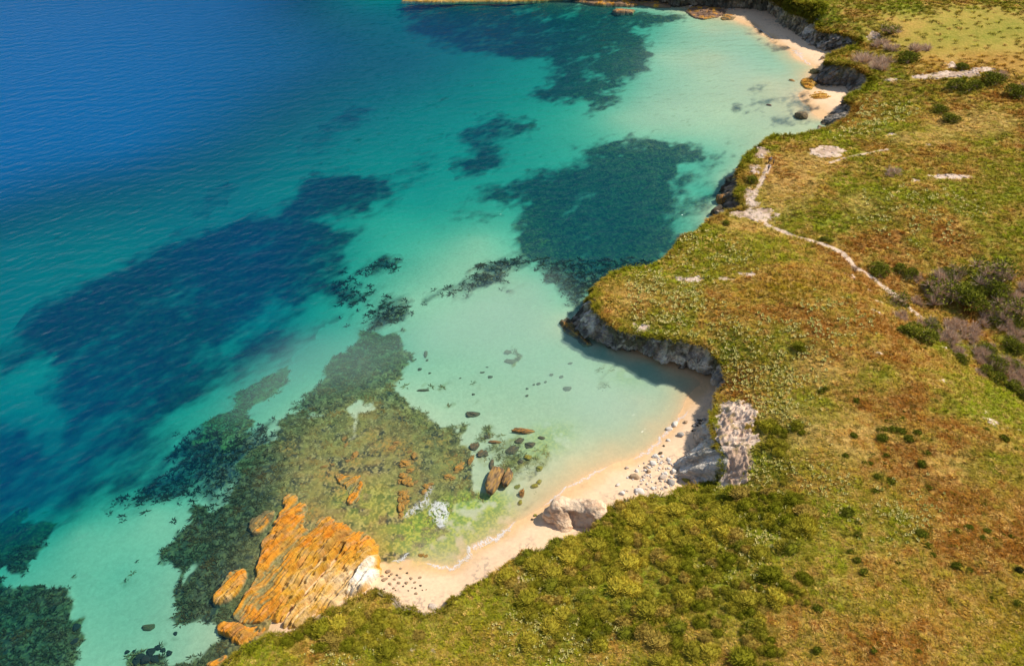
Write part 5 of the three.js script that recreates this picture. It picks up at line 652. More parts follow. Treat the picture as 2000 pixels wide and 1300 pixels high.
// ================================================================ foam
{
  const foamMat = (t) => new THREE.MeshStandardMaterial({ name: 'foam', map: t, transparent: true, roughness: 1, side: THREE.DoubleSide });
  const A = at(770, 945, 0), B = at(905, 1062, 0), x0 = Math.min(A[0], B[0]) - 1, x1 = Math.max(A[0], B[0]) + 1, z0 = A[2], z1 = B[2];
  const pl = new Plan(x0, z0, x1, z1, 0.05).fill(U([[838, 946], [852, 948], [846, 962], [836, 985], [820, 1000], [800, 1012], [784, 1018], [790, 1004], [806, 990], [826, 972]]), 200).fill(U([[838, 985], [858, 975], [872, 978], [884, 990], [880, 1008], [872, 1030], [858, 1044], [850, 1030], [840, 1010], [832, 1000]]), 220).done(0.5);
  const w = 512, h = Math.round(w * (z1 - z0) / (x1 - x0)), t = texture(w, h, (i, j, o) => { const x = x0 + (i + 0.5) / w * (x1 - x0), z = z0 + (j + 0.5) / h * (z1 - z0), wx = x + 1.2 * fbm(x * 0.8, z * 0.8, 3), wz = z + 1.2 * fbm(x * 0.8 + 5, z * 0.8, 3), web = 1 - Math.abs(2 * fbm(wx * 2.4, wz * 1.7, 4) - 1), k = pl.get(x + 1.4 * (fbm(x * 0.7, z * 0.7, 3) - 0.5), z); o[0] = o[1] = 0.86; o[2] = 0.87; o[3] = sstep(0.76, 1.16, web * 0.75 + k * 0.55 - 0.08 + 0.25 * (hash2(i, j) - 0.5)) * sstep(0.08, 0.7, k) * 0.72; });
  t.wrapS = t.wrapT = THREE.ClampToEdgeWrapping;
  const g = new THREE.PlaneGeometry(x1 - x0, z1 - z0, 30, 30); g.rotateX(-Math.PI / 2); const p = g.attributes.position; for (let i = 0; i < p.count; i++) p.setY(i, 0.05 + 0.06 * noise2(p.getX(i) * 1.1, p.getZ(i) * 1.1)); const uv = g.attributes.uv; for (let i = 0; i < uv.count; i++) uv.setY(i, 1 - uv.getY(i)); g.computeVertexNormals();
  const m = mesh('sea_foam', g, foamMat(t)); m.position.set((x0 + x1) / 2, 0, (z0 + z1) / 2); tag(m, 'white foam of a wave breaking over the reef', 'foam', null, 'stuff');
  // thin swash lines lapping the sand
  const lace = texture(512, 64, (i, j, o) => { const u = i / 512, v = j / 63, y = 0.5 + 0.28 * Math.sin(u * 18.85 + 1) * noise2(u * 7, 3) + 0.3 * (fbm(u * 26, 4, 3) - 0.5), d = Math.abs(v - y), f = fbm(u * 90, v * 9, 3), y2 = y - 0.25; o[0] = o[1] = o[2] = 0.88; o[3] = 0.6 * clamp(sstep(0.3, 0.02, d) * sstep(0.42, 0.6, f + 0.06) + 0.7 * sstep(0.1, 0.0, Math.abs(v - y2)) * sstep(0.45, 0.6, f)) * sstep(0, 0.06, v) * sstep(1, 0.94, v); });
  lace.wrapT = THREE.ClampToEdgeWrapping;
  const ribbon = (px, w0, lift, label, amt) => { w0 *= 1.5;
    const c = new THREE.CatmullRomCurve3(px.map((p) => new THREE.Vector3(...at(p[0], p[1], 0)))), L = c.getLength(), n = Math.ceil(L / 0.4), pos = [], uv = [], idx = [];
    for (let i = 0; i <= n; i++) { const p = c.getPointAt(i / n), t = c.getTangentAt(i / n), w = w0 * (0.5 + 0.9 * noise2(i * 0.08, w0 * 9)) * Math.min(1, i / 6, (n - i) / 6), wob = 0.5 * (fbm(i * 0.12, w0 * 5, 3) - 0.5); for (let s = 0; s <= 4; s++) { const q = s / 4 - 0.5, x = p.x - t.z * (q * w + wob), z = p.z + t.x * (q * w + wob); pos.push(x, Math.max(0.03, bedFull(x, z) + 0.05) + lift, z); uv.push(i / n * L / 9, s / 4); } if (i) for (let s = 0; s < 4; s++) { const a = (i - 1) * 5 + s, b = a + 5; idx.push(a, b, a + 1, a + 1, b, b + 1); } }
    tag(mesh('swash_foam', geom(pos, idx, uv), foamMat(lace)), label, 'foam', null, 'stuff');
  };
  ribbon([[1345, 803], [1336, 812], [1320, 828], [1306, 842], [1288, 862], [1265, 881], [1236, 899]], 1.0, 0, 'thin broken swash line beside the cliff shadow');
  ribbon([[1190, 910], [1163, 922], [1130, 941], [1100, 957], [1085, 972], [1060, 990]], 0.7, 0, 'faint swash line in front of the stone heap');
  ribbon([[1010, 1018], [998, 1026], [984, 1040], [968, 1050], [950, 1058], [925, 1071], [908, 1088], [893, 1105], [872, 1110], [845, 1104], [828, 1100]], 1.5, 0, 'white swash line curving along the lower beach');
  ribbon([[990, 1036], [975, 1048], [955, 1062], [935, 1072]], 0.9, 0.02, 'second fainter swash line just up the lower beach');
  ribbon([[802, 1080], [790, 1086], [776, 1094], [764, 1096]], 1.6, 0.03, 'small foam patch by the right end of the platform');
  ribbon([[1548, 98], [1560, 108], [1566, 114], [1578, 124], [1586, 128]], 2.2, 0, 'short bright breaker on the far beach');
  ribbon([[1472, 50], [1484, 58], [1500, 68], [1512, 80]], 0.9, 0, 'faint swash on the far white sand');
}

// ================================================================ plants
const leafy = (name, o = {}) => new THREE.MeshPhysicalMaterial({ name, vertexColors: true, roughness: 0.85, side: THREE.DoubleSide, specularIntensity: 0.08, transmission: 0.0, ...o });
// blades that arch outwards from a disc; colours run from root to tip in the plant itself
function tuft(seed, n, rad, len, wid, lean, c0, c1, o = {}) {
  const r = rng(seed), pos = [], col = [], idx = [];
  for (let i = 0; i < n; i++) {
    const a = r() * 6.283, d = rad * Math.sqrt(r()), l = len * (0.65 + 0.5 * r()) * (o.dome ? 1 - 0.25 * (d / rad) : 1), ln = lean * (0.25 + 0.9 * d / rad) * (0.7 + 0.6 * r()), b = a + (r() - 0.5) * 1.1, ca = Math.cos(b), sa = Math.sin(b), w = wid * (0.7 + 0.6 * r()), tw = b + 1.57 + (r() - 0.5) * 1.2, wx = Math.cos(tw) * w / 2, wz = Math.sin(tw) * w / 2;
    const x = Math.cos(a) * d * 0.6, z = Math.sin(a) * d * 0.6, k = pos.length / 3, mx = x + ca * ln * l * 0.4, mz = z + sa * ln * l * 0.4, ex = x + ca * ln * l, ez = z + sa * ln * l;
    pos.push(x - wx * 0.6, 0, z - wz * 0.6, x + wx * 0.6, 0, z + wz * 0.6, mx - wx, l * 0.66, mz - wz, mx + wx, l * 0.66, mz + wz, ex, l * (1 - 0.32 * ln), ez);
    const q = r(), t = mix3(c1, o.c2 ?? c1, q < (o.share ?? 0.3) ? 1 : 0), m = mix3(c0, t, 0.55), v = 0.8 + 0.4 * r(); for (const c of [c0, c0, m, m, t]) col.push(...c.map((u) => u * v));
    idx.push(k, k + 1, k + 2, k + 1, k + 3, k + 2, k + 2, k + 3, k + 4);
  }
  return geom(pos, idx, null, col);
}
// a low mound bristling with short fine blades
function mound(seed, n, len, wid, c0, c1, c2) {
  const r = rng(seed), pos = [], col = [], idx = [], N = 9, M = 5;
  const shape = (a, e) => { const k = 0.78 + 0.44 * noise3(Math.cos(a) * Math.cos(e) * 1.6 + seed, Math.sin(e) * 1.6, Math.sin(a) * Math.cos(e) * 1.6); return [Math.cos(a) * Math.cos(e) * k * 0.8, Math.sin(e) * k * 0.62, Math.sin(a) * Math.cos(e) * k * 0.8]; };
  for (let j = 0; j <= M; j++) for (let i = 0; i <= N; i++) { pos.push(...shape(i / N * 6.283183, j === M ? 1.5708 : (j / M - 0.08) * 1.5)); col.push(...c0); }
  for (let j = 0; j < M; j++) for (let i = 0; i < N; i++) { const a = j * (N + 1) + i; idx.push(a, a + N + 1, a + 1, a + 1, a + N + 1, a + N + 2); }
  for (let i = 0; i < n; i++) { const a = r() * 6.283, e = Math.asin(r() * 0.98), p = shape(a, e), l = len * (0.55 + 0.7 * r()), d = [p[0] * 0.9 + (r() - 0.5) * 0.7, p[1] * 0.8 + 0.45 + (r() - 0.5) * 0.5, p[2] * 0.9 + (r() - 0.5) * 0.7], q = Math.hypot(...d), t = r() * 6.283, w = wid * (0.7 + 0.6 * r()), k = pos.length / 3, v = 0.8 + 0.4 * r(), tip = r() < 0.35 ? c2 : c1; pos.push(p[0] - Math.cos(t) * w, p[1], p[2] - Math.sin(t) * w, p[0] + Math.cos(t) * w, p[1], p[2] + Math.sin(t) * w, p[0] + d[0] / q * l, p[1] + d[1] / q * l, p[2] + d[2] / q * l); col.push(...c0.map((u) => u * v), ...c0.map((u) => u * v), ...tip.map((u) => u * v)); idx.push(k, k + 1, k + 2); }
  return geom(pos, idx, null, col);
}
function scatter(name, geo, mat, list, label, category) {      // list: x, y, z, turn, sx, sy, tilt, r, g, b
  const n = list.length / 10, m = new THREE.InstancedMesh(geo, mat, n); m.name = numbered(name);
  const M = new THREE.Matrix4(), q = new THREE.Quaternion(), e = new THREE.Euler(), p = new THREE.Vector3(), s = new THREE.Vector3(), c = new THREE.Color();
  for (let i = 0; i < n; i++) { const o = i * 10; p.set(list[o], list[o + 1], list[o + 2]); e.set(list[o + 6], list[o + 3], list[o + 6] * 0.6); q.setFromEuler(e); s.set(list[o + 4], list[o + 5], list[o + 4]); m.setMatrixAt(i, M.compose(p, q, s)); m.setColorAt(i, c.setRGB(list[o + 7], list[o + 8], list[o + 9])); }
  m.castShadow = m.receiveShadow = true; scene.add(m); return tag(m, label, category, null, 'stuff');
}
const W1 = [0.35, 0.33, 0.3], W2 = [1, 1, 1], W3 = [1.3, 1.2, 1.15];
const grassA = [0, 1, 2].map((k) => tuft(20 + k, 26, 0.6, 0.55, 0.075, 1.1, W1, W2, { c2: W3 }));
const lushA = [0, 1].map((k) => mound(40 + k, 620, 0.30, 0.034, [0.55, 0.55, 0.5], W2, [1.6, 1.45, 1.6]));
const floret = (() => { const r = rng(5), pos = [], col = [], idx = []; for (let i = 0; i < 9; i++) { const a = i * 2.4, t = 0.35 + 0.5 * r(), l = 0.34 + 0.2 * r(), w = 0.15, ca = Math.cos(a), sa = Math.sin(a), k = pos.length / 3, y = 0.25 + 0.3 * t; pos.push(0, 0.1, 0, ca * l * 0.55 - sa * w, y, sa * l * 0.55 + ca * w, ca * l * 0.55 + sa * w, y, sa * l * 0.55 - ca * w, ca * l, y * (0.8 + 0.4 * r()), sa * l); const v = 0.8 + 0.4 * r(); col.push(0.5, 0.55, 0.4, v, v, v, v, v, v, v * 1.1, v * 1.1, v * 1.05); idx.push(k, k + 1, k + 2, k + 1, k + 3, k + 2); } return geom(pos, idx, null, col); })();
{
  const A = [[], [], []], L = [[], []], R = [], r = rng(303), put = (l, x, z, turn, s, sy, tilt, c) => l.push(x, landH(x, z) - 0.04, z, turn, s, sy, tilt, ...c);
  for (let z = -8; z > -392;) {
    const d = Math.hypot(EYE - 14, z), step = clamp(d / 150, 0.55, 1.6) * 0.52;
    for (let x = -68; x < 236; x += step) {
      const px = x + (r() - 0.5) * step * 1.6, pz = z + (r() - 0.5) * step * 1.6, q = r(), q2 = r(), q3 = r();
      if (px < -69 || px > 240 || pz > -2 || pz < -395 || isLand.get(px, pz) < 0.6) continue;
      const py = landH(px, pz); if (!inView(px, py, pz, 1.15)) continue;
      const b = bareAt(px, pz); if (b > 0.35) continue;
      const patch = fbm(px * 0.35 + 7, pz * 0.35, 3), lu = lush.get(px, pz), sz = step / 0.5;
      const c = cover(px, pz, (q2 - 0.5) * 0.42), k = 0.72 + 0.62 * q3 * q3, st = straw.get(px, pz);
      const lowG = lu * 1.25 + (patch - 0.5) * 1.5 > 0.6;
      const ro = rosette.get(px, pz) * sstep(0.42, 0.58, fbm(px * 0.5 + 77, pz * 0.5, 3));
      for (let e = 0; e < 4; e++) if (hash2(px * 97 + e * 7 | 0, pz * 89 | 0) < ro * 0.4) { const ex = px + (hash2(px * 31 | 0, e + 9) - 0.5) * step * 1.6, ez = pz + (hash2(pz * 37 | 0, e + 70) - 0.5) * step * 1.6, u = hash2(ex * 53 | 0, ez * 41 | 0); put(R, ex, ez, u * 6.28, (0.4 + 0.6 * u * u) * sz * 0.8, 1.2 * sz * (0.6 + 0.4 * u), (u - 0.5) * 0.6, mix3([0.42, 0.42, 0.09], [0.86, 0.72, 0.28], hash2(ez * 77 | 0, 5))); }
      const shrt = st > 0.3 ? 0.55 : 1, pick = hash2(px * 61 | 0, pz * 67 | 0), c2 = lowG ? mix3(c, pick < 0.3 ? [0.40, 0.26, 0.06] : [0.17, 0.155, 0.012], 0.6) : pick < 0.15 ? mix3(c, STRAW, 0.75) : pick > 0.86 ? mix3(c, [0.13, 0.125, 0.01], 0.75) : c;
      if (q > 0.86 - 0.25 * patch || q2 < 0.96 * meadow.get(px, pz)) continue; put(A[q2 * 3 | 0], px, pz, q3 * 6.28, (0.6 + 0.9 * q2) * sz * 0.85, (0.4 + 1.5 * patch * q3) * sz * (lowG ? 0.7 : 0.85) * shrt, (q - 0.5) * 0.7, c2.map((v) => v * k * 1.36));
    }
    z -= step;
  }
  for (let z = -34; z > -190; z -= 1.25) for (let x = -66; x < 120; x += 1.25) {       // the domed tussocks of the near slopes
    const px = x + (r() - 0.5) * 1.1, pz = z + (r() - 0.5) * 1.1, q = r(), q2 = r(), q3 = r(); if (isLand.get(px, pz) < 0.6) continue; const lu = lush.get(px, pz), patch = fbm(px * 0.35 + 7, pz * 0.35, 3);
    if (lu * 1.25 + (patch - 0.5) * 1.6 < 0.58 + 0.35 * q + 0.4 * rosette.get(px, pz) * sstep(0.42, 0.58, fbm(px * 0.5 + 77, pz * 0.5, 3)) || bareAt(px, pz) > 0.4 || !inView(px, landH(px, pz), pz)) continue;
    const t = fbm(px * 0.2 + 3, pz * 0.2, 3), g = mix3([0.25, 0.25, 0.014], [0.58, 0.47, 0.05], clamp(t * 2.2 - 0.6 + (q2 - 0.5) * 0.9)), s = (0.42 + 0.5 * q2 + 0.8 * q3 * q3 * q3);
    put(L[q2 * 2 | 0], px, pz, q3 * 6.28, s * (0.9 + 0.4 * q3), s * (0.75 + 0.5 * q), (q - 0.5) * 0.4, (q2 > 0.88 ? mix3(g, [0.5, 0.33, 0.08], 0.7) : g).map((v) => v * (0.8 + 0.6 * q)));
  }
  // tufts that hang over the brinks and cling to the banks
  for (let i = 0; i < slopePlants.length; i += 3) { const x = slopePlants[i], y = slopePlants[i + 1], z = slopePlants[i + 2], u = r(), w = r(); if (!inView(x, y, z, 1.1)) continue; const near = Math.hypot(EYE, z) / 150; A[u * 3 | 0].push(x, y - 0.1, z, w * 6.28, (0.6 + 0.6 * u) * near, (0.6 + 0.7 * w) * near * 0.9, (u - 0.5) * 0.9, ...mix3(cover(x, z), [0.17, 0.155, 0.02], 0.35 + 0.3 * w)); }
  for (const bq of brink) { const thin = bq.at > K[5] - 4 && bq.at < K[6]; if (hash2(bq.x * 41 | 0, bq.z * 43 | 0) > (thin ? 0.3 : 0.8) || bareAt(bq.x, bq.z) > 0.4 || !inView(bq.x, bq.h, bq.z, 1.1)) continue; for (let e = 0; e < 3; e++) { const u = r(), w = r(), near = Math.hypot(EYE, bq.z) / 160; A[w * 3 | 0].push(bq.x + (u - 0.5) * 1.1, bq.h - 0.1, bq.z + (w - 0.5) * 1.1, u * 6.28, (0.7 + 0.9 * u) * near, (0.6 + 0.9 * w) * near, (u - 0.5) * 0.9, ...cover(bq.x, bq.z, (w - 0.4) * 0.4)); } }
  const gm = leafy('grass_blades');
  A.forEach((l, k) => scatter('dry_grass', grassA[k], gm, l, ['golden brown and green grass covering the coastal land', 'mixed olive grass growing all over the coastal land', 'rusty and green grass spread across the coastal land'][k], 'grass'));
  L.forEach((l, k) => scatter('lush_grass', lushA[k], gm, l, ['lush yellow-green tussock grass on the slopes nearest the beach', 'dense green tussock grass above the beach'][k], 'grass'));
  scatter('pale_rosette_plants', floret, gm, R, 'pale cream-green leafy rosettes speckling the headland', 'ground cover');
  // seaweed on the reefs
  const kelp = tuft(71, 14, 0.55, 0.42, 0.16, 1.7, [0.4, 0.4, 0.4], W2, { c2: [1.5, 1.2, 0.8] }), K2 = [], s = rng(91);
  for (let z = -37; z > -150;) {
    const step = clamp(Math.hypot(EYE, z) / 170, 0.62, 1.1);
    for (let x = -110; x < 92; x += step) {
      const px = x + (s() - 0.5) * step * 1.7, pz = z + (s() - 0.5) * step * 1.7, q = s(), q2 = s(), h = bedFull(px, pz); if (h > -0.12 || h < -2.4 || !inView(px, h, pz, 1.12)) continue;
      const [d, sh] = reefAt(px, pz), m = Math.max(d, sh); if (q > m * 0.85) continue;
      const near = sh > d, t = fbm(px * 0.5, pz * 0.5, 3), c = near ? mix3(mix3([0.09, 0.08, 0.03], [0.32, 0.26, 0.09], q2), [0.4, 0.22, 0.05], sstep(0.55, 0.7, t) * 0.7).map((v) => v * (1 - 0.72 * dusky.get(px, pz))) : mix3([0.02, 0.032, 0.024], [0.1, 0.07, 0.03], q2 * q2);
      K2.push(px, h - 0.05, pz, q2 * 6.28, (0.6 + 0.8 * q2) * step, (0.5 + 0.7 * q) * Math.min(1, -h * 1.2), 0, ...c);
    }
    z -= step;
  }
  scatter('seaweed', kelp, leafy('kelp_fronds', { transmission: 0, roughness: 0.7 }), K2, 'brown and dark green seaweed growing over the reefs', 'seaweed');
}
// crumbled chalk on the bare places
{
  const l = [], r = rng(515), g = rockGeo(333, 0.4, 1, 0.4);
  for (let z = -40; z > -330; z -= 0.55) for (let x = 0; x < 230; x += 0.55) { const px = x + r() * 0.7, pz = z + r() * 0.7, u = r(), w = r(); if (isLand.get(px, pz) < 0.8 || bare.get(px, pz) < 0.3 || bareAt(px, pz) < 0.4 || u > 0.22 || !inView(px, landH(px, pz), pz)) continue; const s = (0.08 + 0.3 * w * w) * clamp(Math.hypot(EYE, pz) / 170, 0.7, 1.4); l.push(px, landH(px, pz), pz, u * 12, s, s * (0.5 + 0.5 * r()), u - 0.25, ...mix3([0.82, 0.66, 0.53], [0.50, 0.36, 0.27], r())); }
  scatter('chalk_rubble', g, new THREE.MeshStandardMaterial({ name: 'chalk', color: 0xffffff, roughness: 1 }), l, 'crumbled pale pink rock lying on the bare scars', 'rubble');
}
// tussocks and shrubs that stand out singly
const tuftMat = leafy('tussock_blades');
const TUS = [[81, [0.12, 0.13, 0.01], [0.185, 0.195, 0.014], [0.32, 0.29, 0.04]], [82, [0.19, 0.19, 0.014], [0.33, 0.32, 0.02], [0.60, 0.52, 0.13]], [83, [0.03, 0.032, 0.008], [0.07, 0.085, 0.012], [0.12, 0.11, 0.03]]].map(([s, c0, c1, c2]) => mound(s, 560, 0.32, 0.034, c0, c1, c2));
const protoT = {};
function tussock(kind, px, py, rad, label, group) {
  const p = onLand(px, py), s = pxm(px, py, p[1]) * rad, r = rng(px * 31 + py); let g = protoT[kind];
  if (!g) { g = new THREE.Group(); const m = mesh('leaf_blades', TUS[kind], tuftMat, g); protoT[kind] = g; }
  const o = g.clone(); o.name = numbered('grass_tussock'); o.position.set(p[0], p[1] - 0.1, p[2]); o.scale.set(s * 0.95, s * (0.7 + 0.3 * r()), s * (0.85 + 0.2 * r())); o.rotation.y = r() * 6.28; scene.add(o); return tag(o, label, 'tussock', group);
}
for (const [x, y, a] of [[585, 770, 95], [890, 850, 95], [320, 690, 95], [770, 910, 55], [1020, 800, 55], [600, 860, 55], [480, 950, 75], [680, 1090, 80], [900, 1060, 80], [1230, 910, 60], [1300, 1020, 95], [1900, 1000, 90], [1660, 260, 60], [1230, 700, 45], [340, 390, 60], [270, 480, 60], [130, 430, 55], [70, 490, 60], [610, 280, 35], [690, 235, 55], [1800, 380, 70], [840, 640, 60], [980, 700, 50], [1820, 1200, 60], [1720, 740, 50], [360, 340, 50]])
  tussock(1, x / 4 + 1000, y / 4 + 975, a / 4, ...((w, s) => [`${s} rounded yellow-green tussock ${w}`, `${s} tussocks ${w}`])(y < 500 ? 'along the brink above the beach' : x < 760 ? 'among pale rosettes at lower centre' : x < 1400 ? 'in the middle of the lush slope' : 'on the right part of the lush slope', a > 74 ? 'big' : 'smaller'));
for (const [x, y, a] of [[695, 535, 40], [675, 805, 40], [930, 690, 22], [1070, 615, 18], [1450, 640, 22], [1540, 630, 15], [1170, 780, 36], [1215, 835, 24], [1280, 835, 18], [1850, 830, 45], [1940, 905, 25], [1250, 940, 38], [1210, 1030, 50], [930, 960, 30], [830, 955, 22], [910, 1015, 24], [760, 1015, 26], [810, 1020, 28], [610, 960, 35], [760, 455, 26], [420, 460, 40], [460, 440, 34], [990, 760, 50], [1050, 770, 50], [920, 750, 36], [1060, 680, 35], [900, 825, 55], [1110, 830, 50], [870, 760, 26], [860, 1130, 40], [1260, 1210, 36], [960, 1160, 46], [840, 1240, 40], [680, 1170, 24], [600, 1215, 28], [1090, 1150, 24], [1710, 755, 30], [1215, 1575, 65], [1260, 1670, 40], [1290, 1740, 38], [1500, 1550, 36], [1580, 1525, 45], [1690, 1610, 40], [1780, 1615, 30], [1910, 1590, 30], [1850, 1580, 18], [1720, 1555, 46], [1430, 1590, 20], [1480, 1830, 55], [1580, 1855, 38], [1820, 1930, 20], [1760, 2085, 40], [1965, 2120, 45], [1430, 2105, 40], [1020, 1795, 24], [1070, 1950, 32], [700, 1485, 30], [700, 1780, 40], [760, 1880, 50], [710, 1580, 40], [650, 1710, 35], [390, 2490, 50], [840, 2490, 40], [1180, 2490, 30], [625, 1410, 70], [390, 2160, 55], [1280, 1525, 22], [1755, 1510, 20], [1690, 1345, 28]])
{ const X = x / 4 + 1500, Y = y / 4 + 650, w = a > 44 ? 'large' : a > 29 ? 'middling' : 'small', where = X > 1930 ? 'at the right edge of the dry hillside' : Y > 1200 ? 'near the bottom edge of the dry hillside' : Y < 815 ? 'on the upper part of the dry hillside below the gully ridge' : X > 1710 && X < 1815 && Y > 805 && Y < 870 ? 'in the dark patch at the centre of the right-hand hillside' : Y < 985 ? (X < 1690 ? 'on the left part of the dry hillside above the lush slope' : 'right of the dark patch on the dry hillside') : X < 1690 ? 'where the lush slope turns into dry hillside' : 'among dry grass on the lower right hillside'; tussock(0, X, Y, a / 4, `${w} dark green tussock ${where}`, `${w} tussocks ${where}`); }
tussock(3 - 1, 1993, 1117, 13, 'near-black bush at the right edge of the dry hillside', null);
tussock(1, 1543, 1072, 22, 'large pale grey-green tussock among pale rosettes in the lower middle', null);
tussock(1, 1238, 996, 12, 'tussock on the very brink of the bank above the pale heap', null);

function shrubParts(seed, grey, tall) {
  const r = rng(seed), g = new THREE.Group(), pos = [], col = [], idx = [], lp = [], lc = [], li = [];
  const lobes = Array.from({ length: 9 }, () => { const a = r() * 6.283, d = Math.sqrt(r()) * 0.62; return [Math.cos(a) * d, tall * (0.35 + 0.45 * r() * (1 - d * 0.6)), Math.sin(a) * d, 0.3 + 0.16 * r()]; });
  const blade = (P, C, I, a, b, w, c, c2) => { const k = P.length / 3, n = new THREE.Vector3(b[0] - a[0], b[1] - a[1], b[2] - a[2]).cross(new THREE.Vector3(r() - 0.5, r() - 0.5, r() - 0.5)).normalize().multiplyScalar(w); P.push(a[0] - n.x, a[1] - n.y, a[2] - n.z, a[0] + n.x, a[1] + n.y, a[2] + n.z, b[0], b[1], b[2]); C.push(...c, ...c, ...(c2 ?? c)); I.push(k, k + 1, k + 2); };
  for (const L of lobes) {                        // branches to every lobe, twigs round it
    blade(pos, col, idx, [0.1 * (r() - 0.5), 0, 0.1 * (r() - 0.5)], [L[0], L[1], L[2]], 0.035, [0.14, 0.11, 0.09]);
    for (let i = 0; i < (grey === 2 ? 90 : grey ? 60 : 14); i++) { const u = new THREE.Vector3(r() - 0.5, r() * 0.8 - 0.12, r() - 0.5).normalize(), l = L[3] * (0.8 + 0.5 * r()), t = 0.7 + 0.6 * r(), c = [0.74 * t, 0.54 * t, 0.38 * t], a = [L[0] + u.x * 0.03, L[1] - L[3] * 0.4, L[2] + u.z * 0.03]; blade(pos, col, idx, a, [L[0] + u.x * l + 0.05, L[1] + u.y * l, L[2] + u.z * l], 0.014, c.map((v) => v * 0.7), c); }
    if (grey < 2) for (let i = 0; i < (grey ? 40 : 130); i++) { const u = new THREE.Vector3(r() - 0.5, r() * 0.9 - 0.25, r() - 0.5).normalize(), d = L[3] * (0.55 + 0.5 * Math.sqrt(r())), q = r(), c = mix3([0.08, 0.095, 0.008], [0.31, 0.31, 0.03], q), a = [L[0] + u.x * d, L[1] + u.y * d, L[2] + u.z * d], e = 0.1; for (let s = 0; s < 2; s++) blade(lp, lc, li, a, [a[0] + (u.x + (r() - 0.5) * 1.6) * e, a[1] + (u.y * 0.6 + (r() - 0.4)) * e, a[2] + (u.z + (r() - 0.5) * 1.6) * e], 0.03, c); }
  }
  mesh('branches', geom(pos, idx, null, col), shrubMat, g); if (lp.length) mesh('crown', geom(lp, li, null, lc), shrubMat, g); return g;
}
const shrubMat = leafy('shrub_leaves');
const protoS = [[0, 0.8], [1, 0.75], [2, 0.6], [0, 0.65], [2, 0.55]].map(([k, t], i) => shrubParts(900 + i * 7, k, t));
function shrub(kind, px, py, rx, ry, label, group) {
  const p = onLand(px, py + ry * 0.5), s = pxm(px, py, p[1]), r = rng(px * 17 + py * 3), o = protoS[kind].clone(); o.name = numbered(kind === 2 || kind === 4 ? 'bare_shrub' : 'leafy_shrub');
  o.position.set(p[0], p[1] - 0.15, p[2]); o.scale.set(rx * s * 1.3, (rx * 0.45 + ry * 0.75) * s * 1.15, (rx * 0.35 + ry * 0.9) * s * 1.45); o.rotation.y = (r() - 0.5) * 0.5 + (r() < 0.5 ? Math.PI : 0); scene.add(o); return tag(o, label, 'shrub', group);
}
const Z7 = (x, y) => [x / 3.612 + 1500, y / 3.612 + 440];
const rowG = 'bare grey shrubs along the gully', rowL = 'bare grey twiggy shrub in the row between the ridge and the gully';
for (const [x, y, rx, ry] of [[950, 630, 66, 50], [1120, 690, 80, 56], [1310, 690, 74, 52], [1260, 780, 90, 74], [1420, 780, 66, 56], [1330, 880, 64, 46], [1490, 900, 80, 76], [1650, 970, 90, 76], [1510, 1030, 50, 46], [1760, 1040, 70, 66], [1570, 860, 60, 50], [1790, 1090, 60, 60]]) shrub(2 + 2 * ((x | 0) % 20 > 9), ...Z7(x, y), rx / 3.6, ry / 3.6, rowL, rowG);
for (const [k, x, y, rx, ry, label] of [
  [2, 1250, 345, 100, 60, 'pale grey bare shrub above the half-bare rounded shrub on the far side of the gully'], [1, 1550, 340, 180, 66, 'long low grey-green shrub along the upper side of the gully'], [1, 1200, 470, 130, 90, 'rounded shrub, grey on its left and green on its right, beside the gully'], [4, 1060, 520, 50, 44, 'small brownish shrub at the left foot of the half-bare rounded shrub'], [1, 900, 520, 86, 50, 'olive shrub standing right where the chalk path ends'], [3, 968, 556, 24, 24, 'small bright green shrub beside the olive shrub at the path end'],
  [0, 1410, 500, 110, 90, 'dense green shrub casting a black shadow in the gully'], [0, 1610, 465, 86, 60, 'bright green shrub at the right of the gully thicket'], [1, 1690, 590, 130, 80, 'broad mossy green shrub low on the right of the gully'], [4, 1540, 640, 90, 60, 'dark grey leafless shrub with a deep shadow beneath it'], [2, 1780, 490, 70, 60, 'silvery bare shrub cut off by the right edge beside the bright green shrub'], [2, 1690, 720, 70, 56, 'pale tangled branches below the broad mossy shrub'], [4, 1770, 790, 60, 80, 'brown bare shrub at the right edge below the pale tangle'],
  [3, 1040, 760, 120, 50, 'low spreading green shrub under the row of bare shrubs'], [3, 1580, 1050, 74, 56, 'bright green bush in the lower part of the bare shrub row'], [3, 1750, 1150, 74, 60, 'green bush at the right edge under the last bare shrubs'], [0, 1360, 945, 46, 40, 'small green bush tucked below the bare row on the ridge side'], [3, 975, 320, 66, 46, 'leafy green shrub above the chalk path on the far slope'], [0, 770, 320, 90, 34, 'dark mossy shrub in the hollow just right of the chalk path'], [3, 410, 100, 40, 24, 'small green shrub beside the upper bend of the chalk path'], [4, 600, 300, 34, 22, 'grey-green bushlet on the left edge of the chalk path']])
  shrub(k, ...Z7(x, y), rx / 3.6, ry / 3.6, label);
